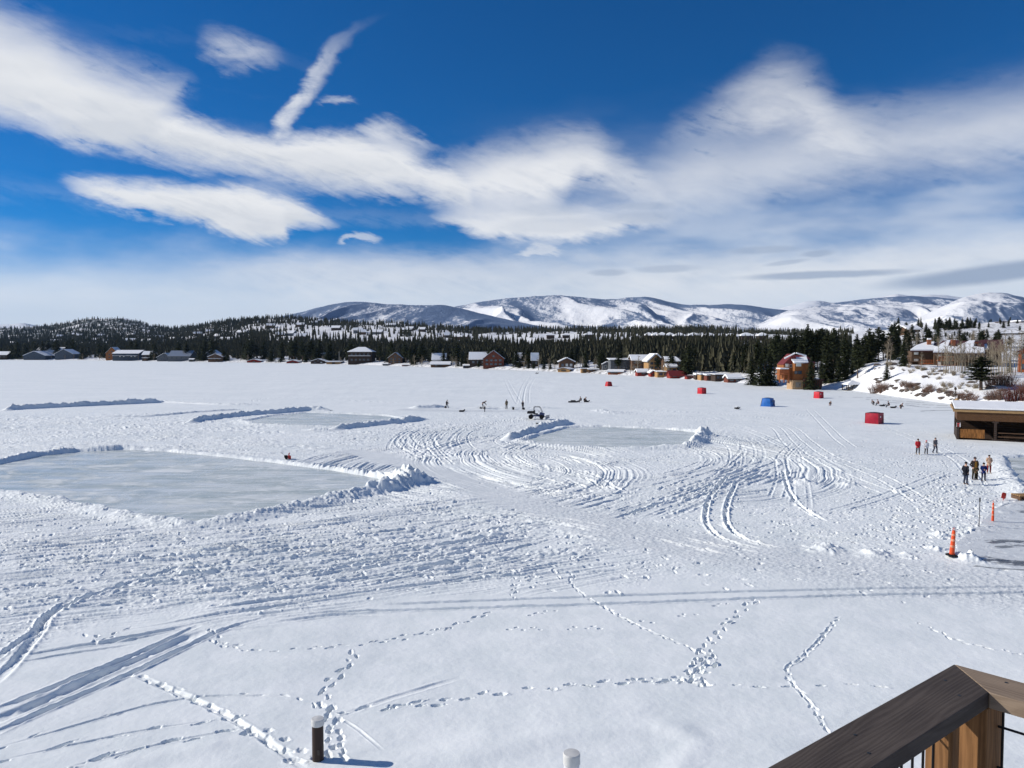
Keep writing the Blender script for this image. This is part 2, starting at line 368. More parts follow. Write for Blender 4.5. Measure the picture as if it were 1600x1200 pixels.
class Lake:
    def __init__(s):
        py = np.arange(557.0, 1400.0, ROWSTEP)
        y = 1150 * CZ / (py - HOR)
        y = np.concatenate([[18000., 12000, 8000, 5000, 3500, 2600], y, [11, 7, 2, -6, -30, -120]]).astype(np.float64)
        u = np.arange(-.80, .82, COLSTEP / 1150.)
        side = np.array([.83, .85, .88, .92, .97, 1.05]); extra = np.array([0, 4, 14, 40, 120, 400.])
        u = np.concatenate([-side[::-1], u, side]); ex = np.concatenate([-extra[::-1], np.zeros(len(u) - 12), extra])
        s.y, s.u = y, u; s.w = np.maximum(y, 9.0)
        s.Y = np.repeat(y[:, None], len(u), 1).astype(np.float32)
        s.X = (s.w[:, None] * u[None, :] + ex[None, :]).astype(np.float32)
        s.H = np.zeros_like(s.X); s.ice = np.zeros_like(s.X); s.pk = np.zeros_like(s.X)
        s.D = np.full_like(s.X, 9e9)
    def win(s, x0, x1, y0, y1):
        r0 = np.searchsorted(-s.y, -y1); r1 = np.searchsorted(-s.y, -y0, 'right')
        if r1 <= r0: return None
        ws = s.w[r0:r1]; lo = min(x0 / ws[0], x0 / ws[-1]); hi = max(x1 / ws[0], x1 / ws[-1])
        c0 = np.searchsorted(s.u, lo); c1 = np.searchsorted(s.u, hi, 'right')
        if c1 <= c0: return None
        return slice(r0, r1), slice(c0, c1)
    def dist(s, pts, m, vals=None):
        """least distance to a polyline, inside m; returns window, distance (, value blended along it)"""
        xs = [p[0] for p in pts]; ys = [p[1] for p in pts]
        W = s.win(min(xs) - m, max(xs) + m, min(ys) - m, max(ys) + m)
        if W is None: return None
        if vals is not None: V = np.zeros_like(s.D[W]); 
        r00, c00 = W[0].start, W[1].start
        for i in range(len(pts) - 1):
            (ax, ay), (bx, by) = pts[i], pts[i + 1]
            w = s.win(min(ax, bx) - m, max(ax, bx) + m, min(ay, by) - m, max(ay, by) + m)
            if w is None: continue
            X, Y = s.X[w], s.Y[w]; dx, dy = bx - ax, by - ay; L2 = dx * dx + dy * dy + 1e-9
            t = np.clip(((X - ax) * dx + (Y - ay) * dy) / L2, 0, 1)
            d = np.hypot(X - ax - t * dx, Y - ay - t * dy)
            old = s.D[w]
            if vals is not None:
                sub = V[w[0].start - r00:w[0].stop - r00, w[1].start - c00:w[1].stop - c00]
                k = d < old; sub[k] = (vals[i] + (vals[i + 1] - vals[i]) * t)[k]
            s.D[w] = np.minimum(old, d)
        d = s.D[W].copy(); s.D[W] = 9e9
        return (W, d) if vals is None else (W, d, V)
    def groove(s, pts, width=.2, depth=.07, berm=.03, rough=.5, seed=0, mask=None):
        L = [0.0]
        for i in range(len(pts) - 1): L.append(L[-1] + math.hypot(pts[i + 1][0] - pts[i][0], pts[i + 1][1] - pts[i][1]))
        tl = min(1.6, L[-1] * .3) + 1e-6
        r = s.dist(pts, width * 3, [min(1, k / tl, (L[-1] - k) / tl) for k in L])
        if r is None: return
        W, d, tp = r
        n = 1 + rough * pn(s.X[W] * 1.3, s.Y[W] * 1.3, seed) + rough * .7 * pn(s.X[W] * 4, s.Y[W] * 4, seed + 1)
        h = -depth * np.exp(-(d / width) ** 4) * n + berm * np.exp(-((d - 1.55 * width) / (.5 * width)) ** 2) * np.clip(n * n, 0, 3)
        s.H[W] += h * tp * (1 if mask is None else mask[W])
    def stamp(s, x, y, ang, ln=.30, wd=.13, depth=.07, rim=.02):
        m = ln * 1.7; W = s.win(x - m, x + m, y - m, y + m)
        if W is None: return
        X = s.X[W] - x; Y = s.Y[W] - y; c, q = math.cos(ang), math.sin(ang)
        n = pn(s.X[W] * 9, s.Y[W] * 9, 5); n2 = pn(s.X[W] * 3.5, s.Y[W] * 3.5, 8)
        a = (X * c + Y * q) / (ln * .5); b = (-X * q + Y * c) / (wd * .5); r = np.sqrt(a * a + b * b) * (1 + .35 * n) + .25 * n2
        s.H[W] += -depth * np.exp(-np.abs(r) ** 4 * .8) + rim * np.exp(-((r - 1.6) / .4) ** 2) * np.clip(.5 + 1.6 * n2 + n, 0, 2.5)

def inpoly(X, Y, P):
    ins = np.zeros(X.shape, bool); n = len(P)
    for i in range(n):
        (x1, y1), (x2, y2) = P[i], P[(i + 1) % n]
        if y1 == y2: continue
        k = ((y1 > Y) != (y2 > Y)) & (X < (x2 - x1) * (Y - y1) / (y2 - y1) + x1)
        ins ^= k
    return ins
def gp(pts): return [G(*p) for p in pts]
def spline(pts, n=6):
    out = []; P = [pts[0]] + list(pts) + [pts[-1]]
    for i in range(1, len(P) - 2):
        p0, p1, p2, p3 = (np.array(P[i + k], float) for k in (-1, 0, 1, 2))
        for k in range(n):
            t = k / n
            out.append(tuple(.5 * (2 * p1 + (p2 - p0) * t + (2 * p0 - 5 * p1 + 4 * p2 - p3) * t * t + (3 * p1 - p0 - 3 * p2 + p3) * t ** 3)))
    out.append(tuple(pts[-1])); return out

# rinks: outline on the photo, then the height of the snow bank at each outline point
RINKS = [
    ('big', [(-120, 738, .5), (0, 726, .45), (60, 713, .45), (130, 706, .4), (190, 703, .35), (260, 706, .2), (340, 714, .2), (430, 724, .22), (520, 736, .25), (590, 748, .35),
             (616, 759, .65), (560, 770, .45), (490, 784, .42), (420, 798, .34), (350, 811, .28), (300, 816, .3), (240, 808, .26), (150, 790, .26), (70, 774, .24), (0, 764, .2), (-120, 752, .3)]),
    ('mid', [(385, 658, .2), (430, 650, .2), (480, 645, .2), (540, 647, .2), (600, 650, .2), (640, 656, .2), (600, 661, .2), (530, 667, .2), (460, 666, .22), (400, 662, .25)]),
    ('right', [(822, 689, .25), (850, 679, .25), (888, 669, .2), (940, 667, .2), (1040, 671, .2), (1086, 676, .45), (1082, 688, .6), (1062, 698, .35), (980, 701, .22), (900, 699, .2), (850, 695, .25)]),
    ('edge', [(1574, 716, .22), (1640, 712, .2), (1720, 716, .2), (1730, 790, .2), (1650, 790, .2), (1612, 772, .25), (1592, 745, .28)]),
]
def build_lake():
    lk = Lake(); X, Y, H = lk.X, lk.Y, lk.H
    PX = 800 + (X / np.maximum(Y, 9)) * 1150; PY = 550 + 1150 * CZ / np.maximum(Y, 8)
    wob = fbm(X / 9, Y / 9, 3, 3)
    H += .035 * np.clip(pn(X / 5 + .5 * wob, Y / 2.4, 91), -.2, 1) * sstep(34, 22, Y)
    H += .05 * fbm(X / 14, Y / 14, 2, 1) + .018 * fbm(X / 3.2, Y / 5, 3, 2)
    H += .012 * pn(X / 1.1 + .4 * wob, Y / .5, 5) * sstep(25, 15, Y)                      # wind ripples by the shore
    # trampled zone
    lo = np.interp(PX, [-200, 0, 180, 350, 600, 800, 1100, 1300, 1600, 1800], [1080, 1030, 985, 985, 960, 930, 915, 925, 960, 975])
    tr = sstep(lo + 20, lo - 28, PY + 16 * wob) * sstep(622, 646, PY + 5 * wob)
    hi = np.interp(PX, [-200, 0, 300, 700, 1100, 1300, 1600], [640, 640, 645, 640, 650, 690, 700])
    tr *= .25 + .75 * sstep(hi - 10, hi + 22, PY + 6 * wob)
    road = [G(560, 706), G(700, 742), G(800, 778), G(900, 808), G(1000, 834), G(1120, 856), G(1250, 874), G(1400, 896), G(1700, 930)]
    W, d = lk.dist(spline(road, 8), 9)
    rd = np.zeros_like(H); rw = 1.5 + 1.6 * sstep(60, 28, Y[W]); rd[W] = sstep(rw * 1.5, rw * .6, d + .4 * wob[W])
    rd = np.maximum(rd, .5 * sstep(1180, 1330, PX) * sstep(872, 900, PY) * sstep(965, 925, PY))
    tr *= 1 - .82 * rd; lk.pk += .5 * rd
    smo = np.maximum(sstep(1330, 1480, PX) * sstep(660, 700, PY) * .55, 0)
    tr *= 1 - smo * sstep(.1, .5, fbm(X / 7, Y / 7, 2, 9) + .35)
    patch = sstep(-.5, .35, fbm(X / 4, Y / 3, 3, 29))
    grow = np.clip(.75 + Y / 130, .9, 1.7)
    # sweeping streaks left by ploughs and snowmobiles: noise drawn out along the way they drove
    def streak(v, a, seed, w=.26, L=5.0):
        k = pn(v / w, a / L, seed) + .6 * pn(v / (w * .45) + 7, a / (L * .6), seed + 3)
        cut = sstep(-.45, .15, pn(v / 2.6, a / 9, seed + 5) + .5 * pn(v / .9, a / 6, seed + 6))
        return (np.clip(k, -.75, .45) + .25) * cut
    left = sstep(1150, 700, PX) * sstep(758, 790, PY + (PX - 400) * .02)
    v1 = Y - .50 * X - .012 * (X + 10) ** 2 * .15 + .5 * wob
    SK = left * (streak(v1, X, 201, .30, 7) + .7 * streak(Y - .30 * X + .4 * wob, X, 221, .22, 5) * patch)
    def ring(px, py, r0, r1, seed, wgt, ecc=1.0, w=.30):
        cx, cy = G(px, py); dx, dy = X - cx, (Y - cy) / ecc; r = np.hypot(dx, dy) + .35 * wob; th = np.arctan2(dy, dx)
        m = sstep(r0, r0 + 2.5, r) * sstep(r1, r1 - 4, r)
        return wgt * m * streak(r, th * .5 * (r0 + r1), seed, w, 16)
    W0 = sstep(1480, 1250, PX) * sstep(640, 655, PY) * sstep(835, 800, PY - .10 * (PX - 900))
    SK = SK + W0 * (ring(960, 712, 7.5, 22, 241, 1.25, 1.25) * sstep(420, 620, PX) + ring(750, 735, 4.5, 20, 251, 1.15, 1.3, .26) * sstep(1060, 900, PX)
                    + .9 * streak(Y + .25 * X + .6 * wob, X, 271, .3, 7) * sstep(-.1, .4, fbm(X / 11, Y / 11, 2, 277)))
    upl = sstep(700, 400, PX) * sstep(640, 655, PY) * sstep(735, 700, PY)
    SK = SK + upl * 1.15 * streak(Y - .12 * X + .6 * wob, X, 281, .32, 8)
    H += tr * .098 * np.clip(SK, -1.1, 1.0) * grow
    c1 = fbm(X / .42, Y / .36, 3, 12); c2 = fbm(X / .17, Y / .15, 2, 19)
    H += tr * (.014 * np.clip(c1, -.5, 1) * (.3 + patch) + .010 * c2) * grow
    clod = np.clip(fbm(X / .24, Y / .20, 2, 33) - .48, 0, 1)
    H += tr * .085 * clod * sstep(.2, 1.0, patch)
    H += (1 - tr) * .004 * fbm(X / .3, Y / .3, 2, 35) + rd * .024 * np.clip(fbm(X / .3, Y / .22, 3, 37), -.4, 1) * sstep(700, 900, PX)
    farz = sstep(640, 600, PY); H += farz * .04 * fbm(X / 5, Y / 26, 3, 41)
    # wheel and track marks: families of curves laid in plan
    rr = random.Random(3)
    def fam(curves, n, jit, width, depth, berm, trim=.3):
        for k in range(n):
            t = rr.random(); a, b = curves
            pts = [((1 - t) * p[0] + t * q[0], (1 - t) * p[1] + t * q[1]) for p, q in zip(a, b)]
            jx, jy = rr.uniform(-jit, jit), rr.uniform(-jit, jit) * .35
            pts = spline([(p[0] + jx + rr.uniform(-14, 14), p[1] + jy + rr.uniform(-4, 4)) for p in pts], 7)
            i0 = int(rr.random() * trim * len(pts)); i1 = len(pts) - int(rr.random() * trim * len(pts))
            g = gp(pts[i0:max(i1, i0 + 3)]); w = width * rr.uniform(.7, 1.3)
            lk.groove(g, w, depth * rr.uniform(.2, .75), berm * rr.uniform(.2, .8), .9, k)
            if rr.random() < .6:
                o = rr.choice((-1, 1)) * rr.uniform(.9, 1.5); g2 = []
                for i, p in enumerate(g):
                    q = g[min(i + 1, len(g) - 1)]; q0 = g[max(i - 1, 0)]; dx, dy = q[0] - q0[0], q[1] - q0[1]; L = math.hypot(dx, dy) + 1e-6
                    g2.append((p[0] - dy / L * o, p[1] + dx / L * o))
                lk.groove(g2, w * .9, depth * rr.uniform(.2, .7), berm * .5, .9, k + 50)
    fam(([(-60, 860), (150, 848), (400, 835), (640, 806), (800, 782)], [(-60, 985), (200, 950), (450, 930), (700, 895), (900, 850)]), 30, 34, .13, .085, .05, .5)
    fam(([(560, 800), (700, 800), (850, 818), (960, 842)], [(500, 905), (700, 880), (900, 868), (1020, 862)]), 14, 25, .18, .09, .05, .4)
    fam(([(1085, 706), (1000, 716), (900, 724), (800, 720), (700, 700)], [(1150, 735), (1040, 775), (920, 800), (800, 770), (690, 735)]), 8, 12, .16, .085, .05, .45)
    fam(([(1060, 760), (1120, 730), (1135, 700), (1080, 690)], [(1180, 770), (1230, 725), (1215, 685), (1120, 668)]), 5, 10, .14, .07, .03, .4)
    fam(([(960, 795), (1040, 770), (1130, 740), (1240, 705)], [(1000, 830), (1090, 800), (1170, 765), (1280, 730)]), 6, 12, .16, .085, .05, .4)
    fam(([(640, 720), (610, 700), (615, 680), (660, 664)], [(800, 730), (745, 705), (740, 685), (780, 664)]), 12, 10, .16, .08, .05, .35)
    fam(([(700, 745), (780, 735), (860, 745), (930, 775)], [(760, 700), (850, 705), (960, 725), (1050, 760)]), 8, 12, .16, .085, .05, .4)
    fam(([(1235, 790), (1222, 750), (1225, 715), (1250, 690)], [(1265, 800), (1240, 755), (1245, 715), (1270, 690)]), 2, 3, .14, .06, .03, .15)
    fam(([(-60, 660), (150, 655), (300, 648), (420, 640)], [(-60, 700), (120, 690), (300, 680), (420, 676)]), 16, 20, .2, .07, .05, .5)
    fam(([(520, 690), (640, 672), (760, 655), (860, 648)], [(560, 712), (700, 690), (800, 668), (900, 655)]), 14, 15, .18, .07, .05, .45)
    for pts in ([(1140, 742), (1112, 775), (1103, 800), (1106, 822), (1130, 842), (1190, 858)], [(1152, 752), (1138, 785), (1134, 806), (1142, 828), (1175, 846), (1230, 858)], [(1223, 735), (1232, 765), (1250, 790), (1290, 815)], [(1018, 840), (1070, 852), (1140, 868)], [(1060, 838), (1110, 850), (1190, 864)]):
        lk.groove(gp(spline(pts, 8)), .13, .10, .05, .9, int(pts[0][0]))
    for pts in ([(1160, 655), (1210, 668), (1230, 690), (1260, 715), (1310, 740), (1400, 775)], [(1180, 650), (1235, 668), (1262, 690), (1300, 715), (1380, 748), (1450, 790)],
                [(1265, 640), (1290, 665), (1310, 685), (1330, 700)], [(1150, 700), (1230, 680), (1330, 664), (1370, 655)], [(1000, 640), (1110, 646), (1220, 655)],
                [(880, 640), (1000, 646), (1150, 668), (1230, 700)], [(1300, 800), (1370, 780), (1440, 755), (1480, 738)], 
                [(790, 592), (800, 612), (812, 632)], [(828, 588), (818, 606), (812, 632)], [(834, 590), (824, 608), (822, 630)], [(824, 600), (850, 612), (885, 624)],
                [(846, 594), (900, 610), (1010, 640), (1100, 655)], [(990, 600), (1090, 622), (1200, 650)], [(1060, 618), (1180, 640), (1290, 652)],
                [(0, 640), (200, 628), (420, 622), (640, 630)], [(400, 628), (420, 622), (600, 618)], [(1380, 668), (1440, 690), (1500, 720), (1530, 760)],
                [(800, 700), (780, 690), (800, 676), (850, 664)]):
        g = gp(spline(pts, 8)); far_ = g[len(g) // 2][1]
        wd = .12 if far_ < 110 else .2
        for o in (-.6, .6):
            lk.groove([(p[0] + o, p[1]) for p in g], wd, (.035 if far_ < 110 else .03), .018, .8, int(far_))
    # snowmobile tracks through the smooth snow by the shore
    for pts, w, dp in (([(-40, 1124), (0, 1107), (110, 1063), (219, 1019), (315, 976)], .20, .12), ([(-40, 1140), (0, 1124), (90, 1085), (175, 1046), (271, 1006), (330, 985)], .34, .18),
                       ([(-40, 1160), (0, 1142), (105, 1096), (210, 1050), (341, 989), (420, 965)], .18, .10), ([(60, 1018), (160, 1003), (230, 990), (315, 976)], .20, .13),
                       ([(8, 1031), (90, 1014), (200, 1000), (280, 984)], .14, .08), ([(0, 1040), (100, 1022), (220, 1005)], .12, .06),
                       ([(-20, 1072), (0, 1059), (57, 993), (88, 954), (175, 919), (300, 880)], .26, .15), ([(-20, 1040), (20, 1010), (55, 985), (75, 960), (120, 930)], .2, .12),
                       ([(600, 944), (750, 939), (906, 934), (1100, 927), (1300, 921), (1650, 915)], .17, .17), ([(480, 960), (600, 954), (760, 950), (915, 946), (1100, 939), (1300, 932), (1650, 925)], .18, .17),
                       ([(350, 960), (600, 923), (700, 911), (797, 901), (994, 892)], .15, .14), ([(420, 975), (520, 962), (600, 960)], .2, .08),
                       ([(528, 1118), (580, 1102), (634, 1085), (725, 1057)], .16, .035), ([(530, 1120), (560, 1140), (600, 1175)], .07, .02),
                       ([(0, 1166), (100, 1138), (219, 1105), (290, 1092), (350, 1087), (464, 1089)], .08, .05), ([(0, 1186), (197, 1146), (324, 1127)], .07, .035), ([(100, 1199), (245, 1164), (376, 1140)], .08, .04),
                       ([(210, 1054), (250, 1072), (306, 1094), (350, 1116), (394, 1142), (432, 1168), (480, 1205)], .16, .09)):
        lk.groove(gp(spline(pts, 8)), w * .62, dp * .8, .03 if w > .17 else .008, .4, len(pts))
    # steps: people, deer, dogs and hares
    def steps(pts, gap, side, ln, wd, dp, rim=.02, jit=.05, drag=0):
        g = gp(spline(pts, 10)); acc = 0; k = 0
        for i in range(len(g) - 1):
            (x0, y0), (x1, y1) = g[i], g[i + 1]; L = math.hypot(x1 - x0, y1 - y0); a = math.atan2(y1 - y0, x1 - x0)
            while acc < L:
                s_ = side * (1 if k % 2 else -1); x = x0 + (x1 - x0) * acc / L - math.sin(a) * s_ + rr.uniform(-jit, jit); y = y0 + (y1 - y0) * acc / L + math.cos(a) * s_ + rr.uniform(-jit, jit)
                lk.stamp(x, y, a + rr.uniform(-.4, .4), ln * rr.uniform(.5, 1.1), wd * rr.uniform(.5, .85), dp * rr.uniform(.4, 1.05), rim * rr.uniform(.1, .9))
                acc += gap * rr.uniform(.7, 1.5); k += 1
            acc -= L
        if drag: lk.groove(g, .05, drag, .01, .8, 5)
    P = [([(556, 1019), (538, 1046), (520, 1062), (512, 1076), (508, 1095), (512, 1111), (522, 1140), (532, 1190)], .34, .13, .34, .18, .12, .014),
         ([(512, 1100), (524, 1130), (520, 1160), (528, 1195)], .3, .16, .34, .2, .12, .016),
         ([(210, 1054), (306, 1094), (394, 1142), (472, 1199)], .36, .10, .32, .20, .11, .012),
         ([(395, 1142), (440, 1160), (490, 1195)], .3, .2, .36, .24, .11, .014),
         ([(600, 1107), (688, 1096), (788, 1081), (884, 1072), (972, 1065), (1064, 1061), (1100, 1068)], .62, .10, .42, .16, .13, .03),
         ([(534, 1112), (586, 1107), (634, 1102), (690, 1098)], .62, .1, .42, .16, .12, .03),
         ([(972, 1065), (1010, 1062), (1064, 1061), (1103, 1070)], .4, .12, .34, .16, .12, .04),
         ([(1103, 1070), (1221, 1072), (1300, 1068), (1420, 1072)], .75, .07, .4, .13, .10, .02),
         ([(893, 900), (893, 914), (932, 943), (994, 976), (1050, 1000), (1094, 1019)], .26, .04, .26, .12, .08, .01, .03, .014),
         ([(1182, 938), (1160, 952), (1142, 967), (1116, 997), (1103, 1015), (1090, 1032), (1075, 1063)], .36, .12, .32, .17, .13, .04),
         ([(1103, 1019), (1112, 1040), (1086, 1054), (1100, 1070)], .3, .14, .32, .18, .13, .05), ([(1100, 1018), (1090, 1040), (1070, 1066)], .3, .16, .3, .2, .13, .05),
         ([(1310, 966), (1300, 976), (1274, 1006), (1248, 1030), (1230, 1041), (1234, 1058), (1243, 1072), (1269, 1102), (1291, 1142)], .27, .05, .28, .12, .08, .01, .03, .012),
         ([(333, 1002), (372, 1015), (440, 1016), (547, 1008), (620, 994), (700, 980)], .45, .08, .3, .12, .07, .02),
         ([(600, 1000), (640, 994), (687, 984), (730, 970), (766, 958)], .42, .1, .3, .14, .09, .02),
         ([(0, 1186), (197, 1146), (324, 1127), (390, 1120)], .95, .08, .5, .15, .10, .02), ([(100, 1199), (245, 1164), (376, 1140)], .8, .08, .5, .16, .11, .03),
         ([(0, 1166), (219, 1105), (350, 1087), (464, 1089), (496, 1108)], .6, .05, .34, .1, .06, .01),
         ([(797, 982), (850, 984)], .28, .1, .22, .12, .09, .02), ([(889, 982), (946, 981)], .28, .1, .22, .12, .09, .02), ([(990, 974), (1031, 971)], .28, .1, .22, .12, .09, .02),
         ([(1064, 962), (1094, 957)], .28, .1, .22, .12, .08, .02), ([(1116, 946), (1136, 942)], .3, .1, .22, .12, .08, .02), ([(826, 962), (868, 954)], .3, .08, .22, .1, .07, .02),
         ([(140, 990), (160, 1000), (200, 980)], .3, .1, .3, .15, .10, .03), ([(330, 985), (345, 1005), (372, 1012)], .3, .1, .3, .16, .10, .03),
         ([(1440, 975), (1500, 1002), (1560, 1016), (1620, 1024)], .35, .08, .25, .12, .06, .02), ([(800, 935), (806, 915), (812, 890)], .35, .1, .28, .14, .09, .02)]
    for a in P: steps(*a)
    # loose prints all over the trampled snow
    for i in range(2600):
        px = rr.uniform(-20, 1640); py = rr.triangular(655, 955, 800)
        x, y = G(px, py)
        if y > 105 or rr.random() > tr[int(np.argmin(np.abs(lk.y - y))), min(int(np.searchsorted(lk.u, x / y)), tr.shape[1] - 1)] + .06: continue
        lk.stamp(x, y, rr.uniform(0, 6.3), rr.uniform(.2, .5), rr.uniform(.1, .22), rr.uniform(.02, .07), rr.uniform(.0, .03))
    for i in range(900):
        px = 1480 + rr.gauss(0, 60); py = 770 + rr.gauss(0, 45)
        lk.stamp(*G(px, py), rr.uniform(0, 6.3), .32, .16, rr.uniform(.03, .08), .03)
    # soft drifts and blown edges beside the posts
    for pts, w, hgt in (([(731, 1186), (800, 1165), (862, 1151), (994, 1135), (1060, 1140)], .5, .05), ([(600, 1210), (700, 1180), (760, 1150)], .6, .04), ([(1040, 1140), (1090, 1160), (1060, 1200)], .4, .04),
                        ([(200, 1190), (330, 1165)], .4, .035), ([(850, 1120), (1000, 1105)], .5, .025)):
        r = lk.dist(gp(spline(pts, 6)), w * 4); 
        if r: H[r[0]] += hgt * np.exp(-(r[1] / w) ** 2)
    # single lumps and ploughed heaps
    for px, py, s_, hh in ((1258, 755, .9, .34), (1325, 757, .8, .3), (1290, 858, .7, .34), (1365, 866, .7, .3), (1404, 768, .35, .2), (1415, 868, .4, .15), (1506, 770, .3, .22), (1470, 836, .35, .35), (1462, 858, .3, .25),
                           (1533, 830, .5, .34), (1548, 822, .4, .3), (1585, 790, .5, .4), (1572, 800, .4, .35), (1512, 874, .6, .36), (1525, 872, .4, .28), (640, 752, 1.5, .95), (655, 755, .9, .5), (600, 764, 1.2, .55), (575, 768, .8, .45), (540, 775, .9, .4),
                           (380, 632, 2.0, .4), (960, 645, 2.2, .4), (940, 642, 1.4, .35), (1100, 682, 1.2, .8), (1092, 693, 1.0, .6), (500, 672, 1.3, .3)):
        x, y = G(px, py); m = s_ * 2.5; W = lk.win(x - m, x + m, y - m, y + m)
        if W is None: continue
        xx, yy = X[W], Y[W]; n = fbm(xx / .5, yy / .5, 3, int(px))
        r = np.hypot(xx - x, yy - y) / s_ + .35 * fbm(xx / s_ , yy / s_, 2, int(py))
        H[W] += hh * .8 * np.exp(-r ** 2 * 1.2) * (1 + .3 * n) + .18 * hh * np.clip(n, 0, 1) * np.exp(-(r / 1.5) ** 4)
    # far rink cleared on the left (snow floor), and a ragged edge
    for name, pts in RINKS:
        g = [G(p[0], p[1]) for p in pts]; v = [p[2] for p in pts]
        W, d, hv = lk.dist(g + [g[0]], 4.5, v + [v[0]])
        ins = inpoly(X[W], Y[W], g)
        n = fbm(X[W] / .55, Y[W] / .55, 3, 51); n2 = fbm(X[W] / 2.2, Y[W] / 2.2, 2, 55)
        dd = d + .22 * n2
        bank = hv * (1 + .4 * n2) * (sstep(-.05, .55, dd) * sstep(2.4, .7, dd)) * (1 + .22 * n * np.clip(65 / Y[W], .3, 1))
        h = H[W]
        h = np.where(ins, h * 0 - .08, h * sstep(0, .8, d) + bank); H[W] = h
        X0, X1 = min(p[0] for p in g), max(p[0] for p in g); Y0, Y1 = min(p[1] for p in g), max(p[1] for p in g)
        W = lk.win(X0, X1, Y0, Y1); ins = inpoly(X[W], Y[W], g); H[W] = np.where(ins, -.08, H[W])
    # bare ice and slush lying open: dark patches
    def patchy(pts, w, amt, flat=.8, seed=1, sx=1.2, sy=.5, thr=-.2):
        r = lk.dist(gp(spline(pts, 6)), w * 2.2)
        if r is None: return
        W, d = r; n = fbm(X[W] / sx, Y[W] / sy, 4, seed)
        k = sstep(1.0, .5, d / w + .55 * n); k2 = sstep(thr, thr + .35, n + .3 * (1 - d / w))
        lk.ice[W] = np.maximum(lk.ice[W], amt * k * k2); H[W] *= 1 - flat * k
    for pts, w, a in (([(1312, 620.5), (1345, 621), (1375, 622)], .55, .6), ([(1356, 624), (1395, 626), (1440, 629)], .6, .75), ([(1385, 628.5), (1430, 631.5), (1478, 634)], .6, .7), ([(1418, 633), (1450, 636.5), (1500, 637)], .55, .65),
                      ([(1440, 642), (1470, 641), (1500, 641)], .5, .9), ([(1360, 619), (1420, 623), (1490, 630)], .4, .4), ([(1290, 612), (1330, 613), (1380, 617)], .4, .35)):
        patchy(pts, w, a, .8, 61, 3, .8, -.5)
    ramp = inpoly(PX, PY, [(1560, 796), (1640, 770), (1720, 770), (1720, 900), (1600, 892), (1540, 880), (1505, 866), (1500, 850), (1530, 830)])
    rs = ramp * 1.0
    H[ramp] *= .25; lk.pk = np.maximum(lk.pk, .95 * rs)
    for pts, w, a in (([(1552, 847), (1580, 846), (1660, 850)], .55, .95), ([(1560, 855), (1600, 853), (1660, 857)], .35, .8), ([(1548, 874), (1590, 880), (1680, 884)], .75, 1.0), ([(1600, 800), (1640, 798)], .6, .8), ([(1590, 826), (1640, 820)], .3, .5),
                      ([(1520, 884), (1560, 888), (1640, 893)], .18, .8)):
        patchy(pts, w, a, .9, 67, .9, .35, -.25)
    W, d = lk.dist(gp([(640, 640), (720, 642), (830, 642)]), 4); lk.pk[W] = np.maximum(lk.pk[W], .6 * sstep(3.0, 1.5, d))
    W, d = lk.dist(gp([(1310, 692), (1440, 712), (1560, 720)]), 6); lk.pk[W] = np.maximum(lk.pk[W], .25 * sstep(6, 2, d))
    H[Y < 12] *= .3; H[Y > 1400] = 0; H *= sstep(1300, 700, Y)
    V = np.stack([X, Y, H], -1).reshape(-1, 3)
    me = np_mesh('snow_ground', V, grid_faces(*X.shape)[:, ::-1], SNOW)
    fattr(me, 'ice', lk.ice); fattr(me, 'packed', np.clip(lk.pk, 0, 1))
    tag(link('snow_ground', me), 'wide snow covered frozen lake with tracks and footprints', kind='structure')
    for name, pts in RINKS:
        g = [G(p[0], p[1]) for p in pts]; cx = sum(p[0] for p in g) / len(g); cy = sum(p[1] for p in g) / len(g)
        mb = MB(); ring = [(cx + (x - cx) * 1.03, cy + (y - cy) * 1.03, .012) for x, y in g]
        mb.add([(cx, cy, .012)] + ring, [(0, 1 + i, 1 + (i + 1) % len(ring)) for i in range(len(ring))])
        tag(mb.build('ice', ICE), 'cleared skating ice of the %s rink' % name, kind='structure')
    return lk
ROWSTEP = .52; COLSTEP = 1.0
LAKE = build_lake()
def sweep_bank(pts, hh, wd, seed):
    """a ploughed bank of snow: a ridge swept along its line on the lake"""
    g = spline(gp(pts), 10); P = []; L = 0
    for i in range(len(g) - 1):
        (x0, y0), (x1, y1) = g[i], g[i + 1]; l = math.hypot(x1 - x0, y1 - y0); n = max(1, int(l / .22))
        for k in range(n): P.append((x0 + (x1 - x0) * k / n, y0 + (y1 - y0) * k / n, L + l * k / n))
        L += l
    P = np.array(P); T = np.gradient(P[:, :2], axis=0); T /= np.linalg.norm(T, axis=1)[:, None] + 1e-9; N = np.stack([-T[:, 1], T[:, 0]], 1)
    q = np.linspace(-2.6, 2.6, 27) * wd; S = P[:, 2][:, None]; Q = q[None, :] + .25 * pn(S / 1.7, S * 0 + seed * 3.1, seed)
    X = P[:, 0][:, None] + N[:, 0][:, None] * Q; Y = P[:, 1][:, None] + N[:, 1][:, None] * Q
    amp = hh * np.clip(S / 2.5, 0, 1) * np.clip((L - S) / 2.5, 0, 1) * (1 + .35 * pn(S / 3.1, S * 0, seed + 1) + .2 * pn(S / .9, S * 0, seed + 2))
    Z = -.07 + amp * np.exp(-(Q / (.85 * wd)) ** 2) * (1 + .28 * fbm(X / .5, Y / .5, 3, seed + 3)) + .05 * np.clip(fbm(X / .3, Y / .3, 2, seed + 5), 0, 1) * np.exp(-(Q / 1.4) ** 2) + .05 * np.exp(-(Q / (1.7 * wd)) ** 2)
    me = np_mesh('snow_bank', np.stack([X, Y, Z], -1).reshape(-1, 3), grid_faces(*X.shape), SNOW)
    o = link('snow_bank', me); tag(o, 'ploughed bank of snow along a rink', kind='structure')
